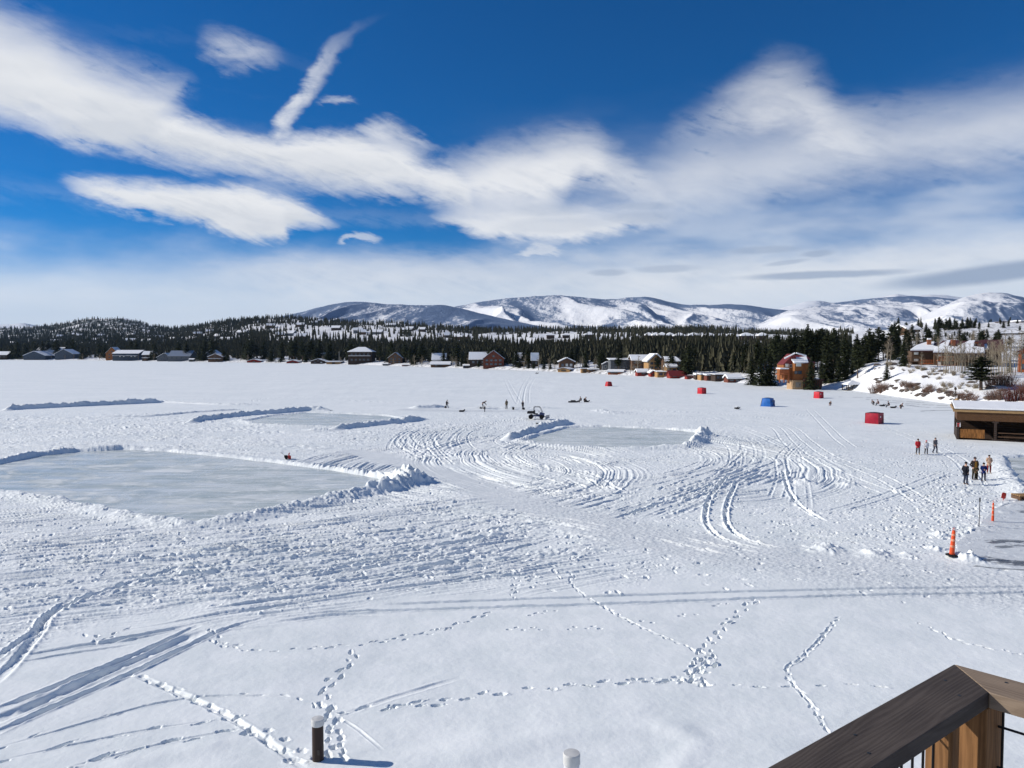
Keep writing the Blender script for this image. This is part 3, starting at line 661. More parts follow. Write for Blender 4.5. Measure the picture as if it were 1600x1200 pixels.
for i_, (pts_, h_, w_) in enumerate((([(8, 642), (20, 640), (60, 638), (120, 635), (180, 632), (245, 629), (262, 628.5)], .85, .8), ([(290, 662), (330, 655), (385, 649), (430, 645.5), (480, 641.5), (520, 641.5)], .72, .85), ([(668, 654.5), (620, 661), (560, 667), (510, 673)], .66, .85),
                    ([(786, 690), (820, 680), (850, 670), (893, 660.5)], .8, .9), ([(640, 637), (655, 638), (705, 636)], .55, .8), ([(140, 652), (230, 651), (300, 645), (380, 640)], .3, .8), ([(720, 638), (790, 638), (880, 638)], .3, .7), ([(250, 628), (330, 632), (380, 633)], .3, .8))):
    sweep_bank(pts_, h_, w_, 300 + i_ * 9)
def lake_z(x, y):
    if y > 1500 or y < 10: return 0.0
    r = int(np.argmin(np.abs(LAKE.y - y))); c = int(np.argmin(np.abs(LAKE.u - x / LAKE.w[r]))); return float(LAKE.H[r, c])
# ---------------------------------------------------------------- shore, wooded hills and mountains
LANDC = [  # photo column -> shore distance, then (distance, height) up the slope
    (-400, [(1080, 0), (1095, 1.5), (1180, 4), (1600, 16), (2300, 46), (3300, 108)]),
    (0,    [(985, 0), (1000, 1.5), (1080, 4), (1500, 16), (2200, 46), (3300, 112)]),
    (40,   [(972, 0), (985, 1.5), (1070, 4), (1500, 16), (2200, 48), (3300, 118)]),
    (90,   [(955, 0), (970, 1.5), (1050, 4), (1500, 18), (2200, 55), (3300, 131)]),
    (130,  [(930, 0), (945, 1.5), (1030, 4), (1500, 20), (2200, 62), (3300, 155)]),
    (160,  [(910, 0), (925, 1.5), (1000, 4), (1500, 20), (2200, 64), (3300, 160)]),
    (190,  [(880, 0), (893, 1.5), (980, 4), (1450, 20), (2200, 64), (3300, 161)]),
    (215,  [(860, 0), (873, 1.5), (950, 4), (1400, 20), (2150, 60), (3250, 145)]),
    (240,  [(840, 0), (853, 1.5), (930, 4), (1350, 20), (2100, 54), (3150, 120)]),
    (270,  [(815, 0), (828, 1.5), (900, 4), (1300, 20), (1900, 50), (2800, 98)]),
    (300,  [(790, 0), (803, 1.5), (880, 4), (1250, 20), (1700, 48), (2600, 96)]),
    (340,  [(760, 0), (773, 1.5), (850, 4), (1150, 18), (1600, 50), (2300, 98)]),
    (380,  [(735, 0), (747, 1.5), (810, 4), (1100, 20), (1550, 52), (2200, 104)]),
    (430,  [(700, 0), (712, 1.5), (780, 4), (1050, 20), (1500, 54), (2150, 110)]),
    (480,  [(665, 0), (677, 1.5), (740, 4), (1000, 20), (1450, 54), (2150, 106)]),
    (560,  [(600, 0), (611, 1.5), (670, 4), (900, 15), (1350, 46), (2100, 91)]),
    (620,  [(550, 0), (560, 1.5), (620, 4), (850, 14), (1300, 42), (2050, 90)]),
    (680,  [(505, 0), (515, 1.5), (570, 4), (800, 13), (1250, 37), (2000, 76)]),
    (750,  [(455, 0), (465, 1.5), (520, 4), (750, 11), (1150, 30), (1900, 63)]),
    (820,  [(415, 0), (424, 1.5), (475, 4), (700, 10), (1050, 27), (1850, 62)]),
    (900,  [(370, 0), (378, 1.5), (425, 4), (640, 10), (980, 28), (1750, 60)]),
    (1000, [(318, 0), (325, 1.5), (370, 4), (560, 10), (880, 27), (1600, 53)]),
    (1100, [(270, 0), (276, 1.2), (320, 4), (500, 9), (850, 27), (1500, 51)]),
    (1200, [(228, 0), (233, 1.2), (270, 4), (440, 9), (800, 24), (1500, 47)]),
    (1290, [(208, 0), (213, 1.2), (240, 3.2), (400, 9), (750, 22), (1500, 47)]),
    (1330, [(198, 0), (204, 1.6), (222, 5.0), (330, 9), (700, 23), (1450, 48)]),
    (1370, [(183, 0), (188, 2.4), (204, 6.2), (300, 9), (600, 23), (1300, 46)]),
    (1400, [(172, 0), (178, 2.6), (194, 6.6), (260, 9), (450, 21), (700, 31)]),
    (1440, [(159, 0), (165, 2.2), (182, 6.0), (240, 9), (400, 21), (560, 29)]),
    (1500, [(142, 0), (148, 1.6), (170, 5.6), (240, 9), (400, 22), (520, 29)]),
    (1560, [(131, 0), (137, 1.6), (162, 5.0), (240, 10), (400, 24), (500, 30.5)]),
    (1650, [(120, 0), (126, 1.6), (156, 5.0), (230, 10), (400, 25), (500, 32)]),
    (2000, [(110, 0), (116, 1.6), (150, 5.0), (230, 10), (400, 25), (500, 32)])]
_CU = np.array([UX(c[0]) for c in LANDC])
_CD = np.array([[k[0] for k in c[1]] for c in LANDC], float); _CZ = np.array([[k[1] for k in c[1]] for c in LANDC], float)
def land_ctrl(u):
    return ([np.interp(u, _CU, _CD[:, k]) for k in range(6)], [np.interp(u, _CU, _CZ[:, k]) for k in range(6)])
def land(u, d):
    """height of the land at view slope u = x / y and distance d = y"""
    u = np.asarray(u, float); d = np.asarray(d, float)
    D, Z = land_ctrl(u); z = np.where(d < D[0], (d - D[0]) * .12, 0.0)
    for k in range(5):
        t = np.clip((d - D[k]) / (D[k + 1] - D[k]), 0, 1); z = z + (Z[k + 1] - Z[k]) * t
    z = z - np.clip(d - D[5], 0, None) * .04
    x = u * d
    up = np.clip((d - D[0]) / (D[0] * .12), 0, 1)
    z = z + up * (np.clip(d / 900, .12, 2.4) * 1.9 * fbm(x / 60, d / 90, 3, 71) + .30 * fbm(x / 7, d / 7, 3, 73) * np.clip(300 / d, 0, 1))
    return z
def shore(px): return float(np.interp(UX(px), _CU, _CD[:, 0]))
def landp(px, d):
    u = UX(px); return Vector((u * d, d, float(land(u, d))))

def land_mat():
    def fn(t, b):
        p = t.pos(); f = t.attr('wood')
        n = t.noise(p, .16, 6, .6)
        c = t.mix(t.ss(.3, .7, n), (.84, .855, .87), (.90, .905, .91))
        brush = t.noise(t.mapping(p, (1, .55, 1)), .42, 6, .7)
        c = t.mix(t.mul(f, t.ss(.47, .60, brush, 0, .8)), c, (.10, .095, .085))
        far = t.noise(t.mapping(p, (1, .4, 1)), .085, 5, .7)
        c = t.mix(t.mul(t.attr('dense'), t.ss(.36, .50, far)), c, (.030, .042, .032))
        t.put(b.inputs['Base Color'], c); t.put(b.inputs['Normal'], t.bump(t.noise(p, 1.4, 5, .6), .5, .3))
    return mat('hill_snow', fn, .7, .15)
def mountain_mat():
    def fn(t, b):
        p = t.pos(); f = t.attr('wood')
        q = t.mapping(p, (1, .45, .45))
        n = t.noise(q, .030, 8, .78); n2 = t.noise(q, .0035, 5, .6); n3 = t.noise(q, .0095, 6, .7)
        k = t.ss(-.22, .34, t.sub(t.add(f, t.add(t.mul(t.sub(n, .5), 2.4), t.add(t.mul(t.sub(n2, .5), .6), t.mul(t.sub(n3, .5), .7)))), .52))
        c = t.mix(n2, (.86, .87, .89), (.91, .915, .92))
        c = t.mix(k, c, t.mix(n3, (.09, .14, .25), (.20, .26, .38)))  # forest tinted blue: shade on the far slopes put into its colour
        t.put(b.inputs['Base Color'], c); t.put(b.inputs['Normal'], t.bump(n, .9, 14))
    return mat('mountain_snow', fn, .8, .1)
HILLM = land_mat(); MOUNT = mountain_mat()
WOODP = {}
def wood_density(u, d):
    """share of the ground under trees"""
    x = u * d; D, Z = land_ctrl(u)
    px = 800 + u * 1150
    tau = (np.log(d) - np.log(D[0])) / (np.log(D[5]) - np.log(D[0]))
    n = fbm(x / 130, d / 240, 4, 81); n2 = fbm(x / 40, d / 90, 3, 83)
    left = sstep(330, 250, px)
    base = .50 + .55 * n + .35 * n2
    base = base + sstep(.50, .34, tau) * .6 * sstep(1250, 1050, px)          # dark band behind the shore
    base = base + sstep(.90, .97, tau) * .55 * sstep(700, 850, px) * sstep(1330, 1200, px)   # dark crest line
    mid = sstep(.38, .46, tau) * sstep(.86, .78, tau)
    base = base - mid * .30 * sstep(330, 480, px) * (.6 + .8 * n) - mid * .2 * sstep(500, 900, px) * sstep(1330, 1250, px)
    base = np.where(px < 330, base + left * (.55 * sstep(.1, .4, tau) - .1), base)
    bald = np.exp(-((px - 195) / 45) ** 2) * sstep(.975, .995, tau) + np.exp(-((px - 110) / 30) ** 2) * sstep(.985, .995, tau)
    base = base - bald * 1.2
    base = base - sstep(1300, 1360, px) * .45 * sstep(.05, .2, tau)
    base = base - sstep(.22, .02, tau) * sstep(.05, -.35, fbm(x / 38, d / 60, 2, 87)) * .9
    return np.clip(base, 0, 1)
def build_land():
    u = np.concatenate([np.arange(-560, 1960, 4.0)]); U = np.array([UX(p) for p in u])
    D, Z = land_ctrl(U)
    tau = np.concatenate([np.linspace(-.03, 0, 4)[:-1], np.linspace(0, 1, 230), [1.02, 1.05, 1.1, 1.2]])
    d = np.exp(np.log(D[0])[None, :] + tau[:, None] * (np.log(D[5]) - np.log(D[0]))[None, :])
    UU = np.repeat(U[None, :], len(tau), 0); z = land(UU, d)
    me = np_mesh('hills', np.stack([UU * d, d, z], -1).reshape(-1, 3), grid_faces(*d.shape), HILLM)
    w = wood_density(UU, d); px = 800 + UU * 1150
    fattr(me, 'wood', np.clip(.25 + .6 * w + .75 * sstep(1370, 1420, px) * sstep(190, 250, d), 0, 1) * sstep(150, 230, d)); fattr(me, 'dense', sstep(.62, .95, w) * sstep(900, 1800, d))
    tag(link('hills', me), 'snowy shore and low wooded hills beyond the lake', kind='structure')
build_land()

def mountain(name, sil, D, foot, d0, wood, seed, spur=1.0, lean=.3, top_wood=.3, label=''):
    """one range: ridge line from the photo, standing D away, with spurs and gullies running down towards the lake"""
    px = np.arange(sil[0][0], sil[-1][0] + 1, 2.0)
    sp = spline([(p[0], p[1]) for p in sil], 8); sx = [p[0] for p in sp]; sy = [p[1] for p in sp]
    U = np.array([UX(p, 490) for p in px]); py = np.interp(px, sx, sy)
    ztop = CZ + (HOR - py) * D / FPX
    fp = np.interp(px, [f[0] for f in foot], [f[1] for f in foot]); zf = CZ + (HOR - fp) * d0 / FPX
    v = np.concatenate([np.linspace(0, 1, 150), [1.04, 1.1, 1.2, 1.35]])
    VV, UU = np.meshgrid(v, U, indexing='ij'); d = d0 + (D - d0) * VV; x = UU * d
    a = np.clip(VV, 0, 1); prof = .55 * a + .45 * a ** 1.7
    z = zf[None] + (ztop - zf)[None] * prof
    z = z - np.clip(VV - 1, 0, None) * (ztop - zf)[None] * .9
    rel = (ztop - zf)[None]
    k = D / 9000.
    q = x / (900 * k) + lean * a * 2.2 + .35 * fbm(x / (1500 * k), d / (1800 * k), 3, seed)
    ridge = 1 - np.abs(pn(q, a * .8, seed + 3)) * 2.0
    ridge2 = 1 - np.abs(pn(q * 2.3 + 5, a * 1.6, seed + 5)) * 2.0
    ridge3 = fbm(q * 5.2, a * 5, 3, seed + 9)
    env = np.sin(np.pi * np.clip(a, 0, 1) ** .8) ** .8
    z = z + rel * env * spur * (.26 * (ridge - .5) + .11 * (ridge2 - .5) + .035 * ridge3)
    z = z + rel * .012 * fbm(x / (160 * k), d / (160 * k), 3, seed + 11) * (VV < 1.02)
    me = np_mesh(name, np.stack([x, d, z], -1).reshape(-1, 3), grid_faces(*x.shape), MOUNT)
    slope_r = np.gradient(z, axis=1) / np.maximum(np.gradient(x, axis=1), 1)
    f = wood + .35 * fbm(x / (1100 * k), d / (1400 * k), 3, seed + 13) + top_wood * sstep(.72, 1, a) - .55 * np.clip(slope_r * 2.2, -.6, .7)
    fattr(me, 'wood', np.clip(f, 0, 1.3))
    tag(link(name, me), label, kind='structure')
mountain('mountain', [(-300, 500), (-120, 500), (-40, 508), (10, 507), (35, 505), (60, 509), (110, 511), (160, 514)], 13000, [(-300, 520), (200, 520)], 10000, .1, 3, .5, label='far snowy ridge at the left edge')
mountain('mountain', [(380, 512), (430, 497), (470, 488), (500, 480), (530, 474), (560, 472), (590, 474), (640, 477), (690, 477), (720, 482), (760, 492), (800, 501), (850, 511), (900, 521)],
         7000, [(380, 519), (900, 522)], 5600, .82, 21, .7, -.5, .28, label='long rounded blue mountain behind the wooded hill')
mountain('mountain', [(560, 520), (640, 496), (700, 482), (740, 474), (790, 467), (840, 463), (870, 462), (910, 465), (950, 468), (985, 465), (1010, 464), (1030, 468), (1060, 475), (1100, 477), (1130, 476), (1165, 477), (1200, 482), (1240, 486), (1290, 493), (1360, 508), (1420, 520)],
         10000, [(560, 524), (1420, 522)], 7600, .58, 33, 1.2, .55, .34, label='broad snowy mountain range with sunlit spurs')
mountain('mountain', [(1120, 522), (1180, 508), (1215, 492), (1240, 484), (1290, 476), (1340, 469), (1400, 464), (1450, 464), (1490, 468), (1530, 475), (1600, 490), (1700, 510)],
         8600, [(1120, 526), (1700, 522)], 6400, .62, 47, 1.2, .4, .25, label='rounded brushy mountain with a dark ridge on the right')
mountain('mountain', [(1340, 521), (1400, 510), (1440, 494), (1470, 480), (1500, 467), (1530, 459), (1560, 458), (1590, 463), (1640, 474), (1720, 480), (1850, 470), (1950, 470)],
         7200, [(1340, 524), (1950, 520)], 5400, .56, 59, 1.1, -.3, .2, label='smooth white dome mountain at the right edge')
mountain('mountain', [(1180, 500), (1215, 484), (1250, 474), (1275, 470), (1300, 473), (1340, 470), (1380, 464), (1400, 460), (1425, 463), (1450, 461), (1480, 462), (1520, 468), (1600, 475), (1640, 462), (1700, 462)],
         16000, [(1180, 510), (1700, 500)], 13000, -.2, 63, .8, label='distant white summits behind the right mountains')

HAZE_DENSITY = 2.2e-5
def build_haze():
    mb = MB(); mb.box((0, 8500, 480), (64000, 20000, 970)); o = mb.build('haze', [])
    m = bpy.data.materials.new('haze_air'); m.use_nodes = True; n = m.node_tree.nodes; n.clear()
    out = n.new('ShaderNodeOutputMaterial'); v = n.new('ShaderNodeVolumePrincipled')
    v.inputs['Color'].default_value = (.42, .66, 1.0, 1); v.inputs['Density'].default_value = HAZE_DENSITY; v.inputs['Anisotropy'].default_value = .1
    m.node_tree.links.new(v.outputs[0], out.inputs['Volume']); o.data.materials.append(m)
    tag(o, 'thin bluish air between the lake and the mountains', kind='stuff')
    scene.cycles.volume_bounces = 0; scene.cycles.volume_max_steps = 32
build_haze()
# ---------------------------------------------------------------- trees
def needle_mat():
    def fn(t, b):
        n = t.noise(t.obj(), 9, 4, .7); r = t.rnd()
        c = t.mix(t.ss(.3, .7, n), (.026, .036, .018), (.072, .080, .034))
        c = t.mix(t.mul(r, .5), c, (.045, .055, .022))
        t.put(b.inputs['Base Color'], c)
    return mat('needles', fn, .75, .15)
NEEDLE = needle_mat()
SNOWY = mat('branch_snow', lambda t, b: t.put(b.inputs['Base Color'], (.86, .875, .89)), .7, .1)
BARK = simple('bark', (.16, .115, .085), .9, .4, 8, .1, streak=(1, 1, .2))
ASPEN = simple('aspen_bark', (.33, .285, .21), .8, .35, 5, .15, streak=(1, 1, .6))
TWIG = simple('aspen_twig', (.30, .25, .18), .9, .3, 8, .1)
WILLOW = simple('willow_twig', (.20, .125, .095), .9, .4, 3, .1)
def conifer(seed, kind='spruce', snow=.0):
    r = random.Random(seed); V, F, MI = [], [], []
    def tri(a, b, c, m=0):
        n = len(V); V.extend((a, b, c)); F.append((n, n + 1, n + 2)); MI.append(m)
    levels = 24 if kind == 'spruce' else 20
    z0 = .07 if kind == 'spruce' else .30
    bend = r.uniform(-.015, .015)
    for i in range(levels):
        f = i / (levels - 1); z = z0 + (.985 - z0) * f ** .95
        if kind == 'spruce': rad = .185 * (1 - f) ** .85 + .012
        else: rad = (.125 * math.sin(math.pi * min(1, .22 + .78 * f)) ** .7 + .02) * r.uniform(.65, 1.15)
        nb = r.randint(5, 7) if f < .85 else 4
        ph = r.random() * 6.28
        for k in range(nb):
            if r.random() < (.08 if kind == 'spruce' else .2): continue
            a = ph + k * 6.283 / nb + r.uniform(-.3, .3); L = rad * r.uniform(.7, 1.2)
            dr = (-.30 * (1 - f) if kind == 'spruce' else r.uniform(-.05, .35)) + r.uniform(-.08, .08)
            dx, dy = math.cos(a), math.sin(a)
            m = 6 if L > .06 else 4
            for j in range(m):
                s = (j + .6) / m; c = Vector((dx * L * s + bend * z, dy * L * s, z + dr * L * s + .012 * r.uniform(-1, 1)))
                w = (.035 + .45 * L * (1 - s * .7)) * r.uniform(.5, .95)
                ax = Vector((dx, dy, dr)).normalized(); sd = Vector((-dy, dx, r.uniform(-.6, .6))).normalized()
                up = ax.cross(sd)
                p1 = c - sd * w * .55 - ax * w * .3 - up * w * r.uniform(0, .3); p2 = c + sd * w * .55 - ax * w * .3 - up * w * r.uniform(0, .3); p3 = c + ax * w * .9 + up * w * r.uniform(-.25, .2)
                tri(p1, p2, p3, 1 if snow and r.random() < snow and f < .8 else 0)
                q = c + Vector((0, 0, -.01)); e = Vector((r.uniform(-1, 1), r.uniform(-1, 1), r.uniform(-.8, .3))).normalized() * w * .7
                e2 = e.cross(Vector((dx, dy, .3))).normalized() * w * .35
                tri(q - e2, q + e2, q + e)
    for k in range(5):
        a = k * 1.257; tri(Vector((bend + .012 * math.cos(a), .012 * math.sin(a), .95)), Vector((bend + .012 * math.cos(a + 1.6), .012 * math.sin(a + 1.6), .95)), Vector((bend, 0, 1.0)))
    me = bpy.data.meshes.new('crown'); me.from_pydata([tuple(v) for v in V], [], F); me.materials.append(NEEDLE); me.materials.append(SNOWY)
    me.polygons.foreach_set('material_index', MI); me.update()
    mb = MB(); mb.tube([(0, 0, -.06), (bend * .3, 0, .3), (bend * .7, 0, .7), (bend, 0, .97)], [.016, .0125, .007, .002], 7)
    for k in range(7):
        z = r.uniform(.1, .4); a = r.random() * 6.28; mb.tube([(0, 0, z), (.05 * math.cos(a), .05 * math.sin(a), z + .01)], [.0025, .001], 4)
    return me, mb.mesh('trunk', BARK)
def aspen(seed):
    r = random.Random(seed); mb = MB(); tw = MB()
    bx, by = r.uniform(-.05, .05), r.uniform(-.04, .04); P = lambda f: Vector((bx * f * f, by * f * f, f))
    mb.tube([P(-.05), P(.2), P(.5), P(.75), P(1)], [.013, .011, .008, .005, .0015], 7)
    for k in range(22):
        f = r.uniform(.28, .97); a = r.random() * 6.28; L = .20 * (1.1 - f) + .05; d = Vector((math.cos(a) * .6, math.sin(a) * .6, .9)).normalized()
        p = P(f); q = p + d * L; tw.tube([p, p + d * L * .5 + Vector((0, 0, .01)), q], [.0032, .0024, .001], 4)
        for m in range(6):
            s = r.uniform(.2, 1); b = p + d * L * s; e = Vector((r.uniform(-1, 1), r.uniform(-1, 1), r.uniform(.3, 1.3))).normalized() * L * .5
            tw.tube([b, b + e], [.0018, .0007], 3)
    return tw.mesh('branches', TWIG), mb.mesh('trunk', ASPEN)
def willow(seed, m=WILLOW):
    r = random.Random(seed); mb = MB()
    for k in range(70):
        a = r.random() * 6.28; s = r.random() ** .6 * .35; b = Vector((math.cos(a) * s * .4, math.sin(a) * s * .4, -.05)); e = Vector((math.cos(a) * s * 1.3 + r.uniform(-.1, .1), math.sin(a) * s * 1.3 + r.uniform(-.1, .1), r.uniform(.5, 1)))
        mid = (b + e) / 2 + Vector((0, 0, .1)); mb.tube([b, mid, e], [.009, .007, .002], 3)
        for j in range(3):
            p = mid.lerp(e, r.random()); q = p + Vector((r.uniform(-.15, .15), r.uniform(-.15, .15), r.uniform(.05, .25))); mb.tube([p, q], [.004, .0015], 3)
    return mb.mesh('twigs', m)
SPRUCE = [conifer(i, 'spruce') for i in range(5)]; PINE = [conifer(50 + i, 'pine') for i in range(5)]
ASPENS = [aspen(i) for i in range(4)]; WILLOWS = [willow(i) for i in range(3)]
tr_r = random.Random(5)
def tree(proto, loc, h, label, cat, group=None, name='pine_tree', fat=1.0, part=('crown', 'trunk')):
    t = thing(name, label, cat, (loc[0], loc[1], loc[2] - .15), tr_r.random() * 6.28, group)
    t.scale = (h * fat, h * fat, h)
    link(part[0], proto[0], t); link(part[1], proto[1], t); return t
def px_tree(px, d, top_py, *a, **k):
    p = landp(px, d) if d > shore(px) else Vector((UX(px) * d, d, 0))
    h = CZ + (HOR - top_py) * d / FPX - p.z
    return tree(a[0], p, max(h, 3), *a[1:], **k)
def plant_trees():
    r = tr_r
    # near stand of tall pines on the right, around the orange house
    G1 = 'tall pines crowded around the orange house'; L1 = 'tall dark pine in the crowded stand around the orange house'
    tops = [(1160, 545), (1172, 538), (1186, 530), (1196, 536), (1205, 524), (1216, 516), (1226, 520), (1238, 510), (1248, 516), (1257, 508), (1266, 507), (1276, 514), (1284, 508), (1296, 512), (1306, 515), (1318, 518), (1328, 530), (1338, 534), (1345, 528)]
    for px, ty in tops:
        for k in range(3):
            p = px + r.uniform(-6, 6); d = shore(p) * r.uniform(1.05, 1.28) + k * 3
            if 1214 < p < 1290: d = max(d, 248)
            px_tree(p, d, ty + (0, 7, 16)[k] + r.uniform(-2, 4), r.choice(PINE if r.random() < .65 else SPRUCE), L1, 'tree', group=G1, fat=r.uniform(1.0, 1.35))
    for px, d, ty in ((1204, 226, 548), (1190, 226, 552), (1176, 232, 556), (1292, 214, 548), (1300, 214, 556), (1312, 212, 552), (1322, 212, 560), (1284, 220, 562), (1332, 214, 562), (1198, 229, 570), (1270, 226, 566)):
        px_tree(px, d, ty, r.choice(SPRUCE), 'low dense spruce beside the orange house, in front of the tall pines', 'tree', group='low spruces beside the orange house', fat=1.5)
    # stand further up the bank
    for px, ty in ((1352, 520), (1358, 512), (1364, 518), (1372, 510), (1380, 516), (1386, 528), (1346, 540), (1368, 532), (1392, 506), (1398, 512), (1395, 530)):
        px_tree(px, r.uniform(232, 262), ty, r.choice(PINE), 'tall bare trunked pine on the bank between orange house and condos', 'tree', group='open pines up the bank', fat=1.25)
    px_tree(1412, 192, 527, SPRUCE[1], 'full dark green spruce just left of the brown condos', 'spruce', name='spruce_tree', fat=1.25)
    px_tree(1386, 186, 566, SPRUCE[3], 'small yellowish spruce at the foot of the snowy mound', 'spruce', name='spruce_tree', fat=1.4)
    px_tree(1534, 148, 556, PINE[2], 'bushy dark pine with a bare lower trunk, alone on the bank before the condos', 'pine', fat=3.4)
    px_tree(1578, 168, 560, SPRUCE[0], 'dark spruce half hidden behind bare aspens at the right edge', 'spruce', name='spruce_tree', fat=1.4)
    px_tree(1076, 292, 534, SPRUCE[2], 'big dark spruce rising above the red boathouse', 'spruce', name='spruce_tree', fat=1.7)
    px_tree(1068, 300, 545, SPRUCE[4], 'broad dark spruce left of the biggest spruce above the red boathouse', 'spruce', name='spruce_tree', fat=1.6)
    G2 = 'pines behind the row of boathouses'
    for i in range(34):
        px = r.uniform(1084, 1166); d = shore(px) * r.uniform(1.12, 1.4)
        px_tree(px, d, r.uniform(534, 566), r.choice(PINE + SPRUCE), 'greenish pine standing behind the row of dark boathouses', 'tree', group=G2, fat=r.uniform(1.2, 1.6))
    px_tree(1267, 202.5, 558, SPRUCE[1], 'dark spruce hugging the right wall of the orange house', 'spruce', name='spruce_tree', fat=1.35)
    # upper slope on the right
    for i in range(58):
        px = r.choice((r.uniform(1466, 1530), r.uniform(1466, 1530), r.uniform(1395, 1470), r.uniform(1540, 1620))); d = r.uniform(380, 520)
        px_tree(px, d, r.uniform(499, 512) - (4 if px < 1530 else 0), r.choice(PINE + SPRUCE), 'small dark pine on the upper slope above the condos', 'tree', group='pines on the upper slope', fat=r.uniform(1.4, 2))
    # tree line on the far shore
    G3 = 'dark conifers in the tree line along the far shore'
    for i in range(90):
        px = r.uniform(-20, 1060); s = shore(px); d = s * r.uniform(1.02, 1.07)
        top = np.interp(px, [0, 100, 200, 300, 450, 600, 700, 800, 900, 1060], [533, 531, 531, 529, 532, 535, 540, 543, 546, 550]) + r.uniform(-3, 7)
        px_tree(px, d, top, r.choice(PINE + SPRUCE), 'dark conifer in the tree line along the far shore', 'tree', group=G3, fat=r.uniform(1.4, 2.1))
    G4 = 'low conifers at the very edge of the far shore'
    for px, ty in ((40, 536), (100, 548), (128, 543), (236, 548), (241, 544), (312, 545), (318, 541), (350, 545), (356, 550), (424, 543), (440, 545), (478, 548), (556, 545), (560, 552), (648, 553), (644, 557), (722, 556), (748, 561), (757, 563), (812, 562), (826, 560), (834, 562), (850, 563), (860, 565), (716, 562), (20, 540), (28, 536), (55, 534)):
        px_tree(px, shore(px) * 1.012 + 2, ty + r.uniform(-2, 2), r.choice(SPRUCE), 'lone dark conifer at the edge of the far shore among the boathouses', 'tree', group=G4, fat=1.9)
    for i in range(44):
        px = r.uniform(10, 1060); d = shore(px) * 1.006 + 1; px_tree(px, d, HOR + (CZ - r.uniform(5, 9)) * FPX / d, r.choice(ASPENS), 'grey brown bare tree at the edge of the far shore in front of the houses', 'tree', group='bare trees along the far shore', name='bare_tree', part=('branches', 'trunk'), fat=2.4)
    # bare aspens before the condos
    LA = 'slim pale bare aspen in the grove before the brown condos'
    for px, d, ty in ((1475, 172, 538), (1479, 174, 534), (1482, 171, 540), (1488, 173, 536), (1493, 175, 540), (1497, 172, 534), (1500, 174, 530), (1504, 172, 536), (1509, 174, 534), (1440, 180, 548), (1518, 170, 542), (1526, 176, 538),
                      (1548, 165, 536), (1553, 163, 534), (1560, 166, 530), (1562, 162, 538), (1567, 165, 528), (1572, 163, 534), (1577, 166, 530), (1583, 164, 536), (1574, 158, 530), (1590, 170, 540), (1470, 178, 545), (1536, 172, 540), (1465, 190, 530), (1545, 175, 528), (1478, 170, 545), (1486, 171, 541), (1491, 171, 538), (1503, 171, 533), (1507, 172, 540), (1513, 170, 536), (1522, 172, 534), (1530, 171, 536), (1541, 168, 533), (1550, 160, 530), (1557, 159, 532), (1565, 158, 529), (1570, 160, 534), (1580, 161, 530), (1587, 162, 534), (1596, 165, 530)):
        px_tree(px, d, ty, r.choice(ASPENS), LA, 'aspen', group='bare aspens before the condos', name='aspen_tree', part=('branches', 'trunk'), fat=1.15)
    for i in range(12):
        px = r.uniform(1404, 1470); px_tree(px, r.uniform(260, 330), r.uniform(512, 528), r.choice(ASPENS), 'grey bare aspen on the slope behind the condos', 'aspen', group='bare aspens behind the condos', name='aspen_tree', part=('branches', 'trunk'), fat=1.6)
    for i in range(10):
        px = r.uniform(900, 940); px_tree(px, shore(px) * r.uniform(1.05, 1.09), r.uniform(556, 562), r.choice(ASPENS), 'grey bare tree behind the open tan boathouse', 'tree', group='bare trees behind the tan boathouse', name='bare_tree', part=('branches', 'trunk'), fat=2.2)
    for i in range(34):
        px = r.uniform(1440, 1615); px_tree(px, r.uniform(225, 320), r.uniform(514, 528), r.choice(ASPENS), 'grey bare aspen on the slope behind the condos', 'aspen', group='bare aspens behind the condos', name='aspen_tree', part=('branches', 'trunk'), fat=2.0)
    for i in range(46):
        px = r.uniform(1410, 1615); px_tree(px, r.uniform(228, 350), r.uniform(511, 527), r.choice(PINE + SPRUCE), 'mid height dark pine on the slope directly behind the condo roofs', 'tree', group='pines behind the condos', fat=r.uniform(1.4, 1.9))
    for i in range(16):
        px = r.uniform(1335, 1405); px_tree(px, r.uniform(215, 290), r.uniform(518, 552), r.choice(PINE + SPRUCE), 'dark conifer filling the gap behind the snowy mound', 'tree', group='conifers behind the snowy mound', fat=r.uniform(1.4, 1.9))
    for i in range(22):
        px = r.uniform(1384, 1440); px_tree(px, r.uniform(205, 300), r.uniform(524, 548), r.choice(ASPENS), 'grey bare aspen on the white slope left of the condos', 'aspen', group='bare aspens left of the condos', name='aspen_tree', part=('branches', 'trunk'), fat=1.9)
    # willow brush on the bank
    for px, d, h in ((1365, 184, 3.0), (1372, 183, 3.4), (1378, 181, 3.2), (1384, 180, 2.6), (1418, 170, 2.6), (1424, 169, 2.2), (1452, 160, 2.4), (1458, 159, 2.2), (1446, 161, 1.8), (1470, 156, 1.6), (1500, 146, 2.0), (1508, 144, 2.2), (1516, 143, 2.4), (1524, 141, 2.0),
                     (1549, 138, 2.4), (1556, 137, 2.6), (1564, 136, 3.0), (1545, 150, 3.0), (1552, 152, 3.2), (1560, 150, 3.4), (1570, 150, 3.4), (1580, 148, 3.6), (1410, 174, 1.8), (1434, 166, 1.8), (1490, 150, 1.8), (1600, 140, 3.4)):
        p = landp(px, d); t = link('willow_bush', r.choice(WILLOWS)); t.location = (p.x, p.y, p.z - .1); t.scale = (h * 1.1, h * 1.1, h * .8); t.rotation_euler.z = r.random() * 6
        tag(t, 'reddish bare willow bush on the snowy bank above the right shore', 'bush', 'willow bushes on the right bank')
    tan = [willow(20 + i, TWIG) for i in range(2)]
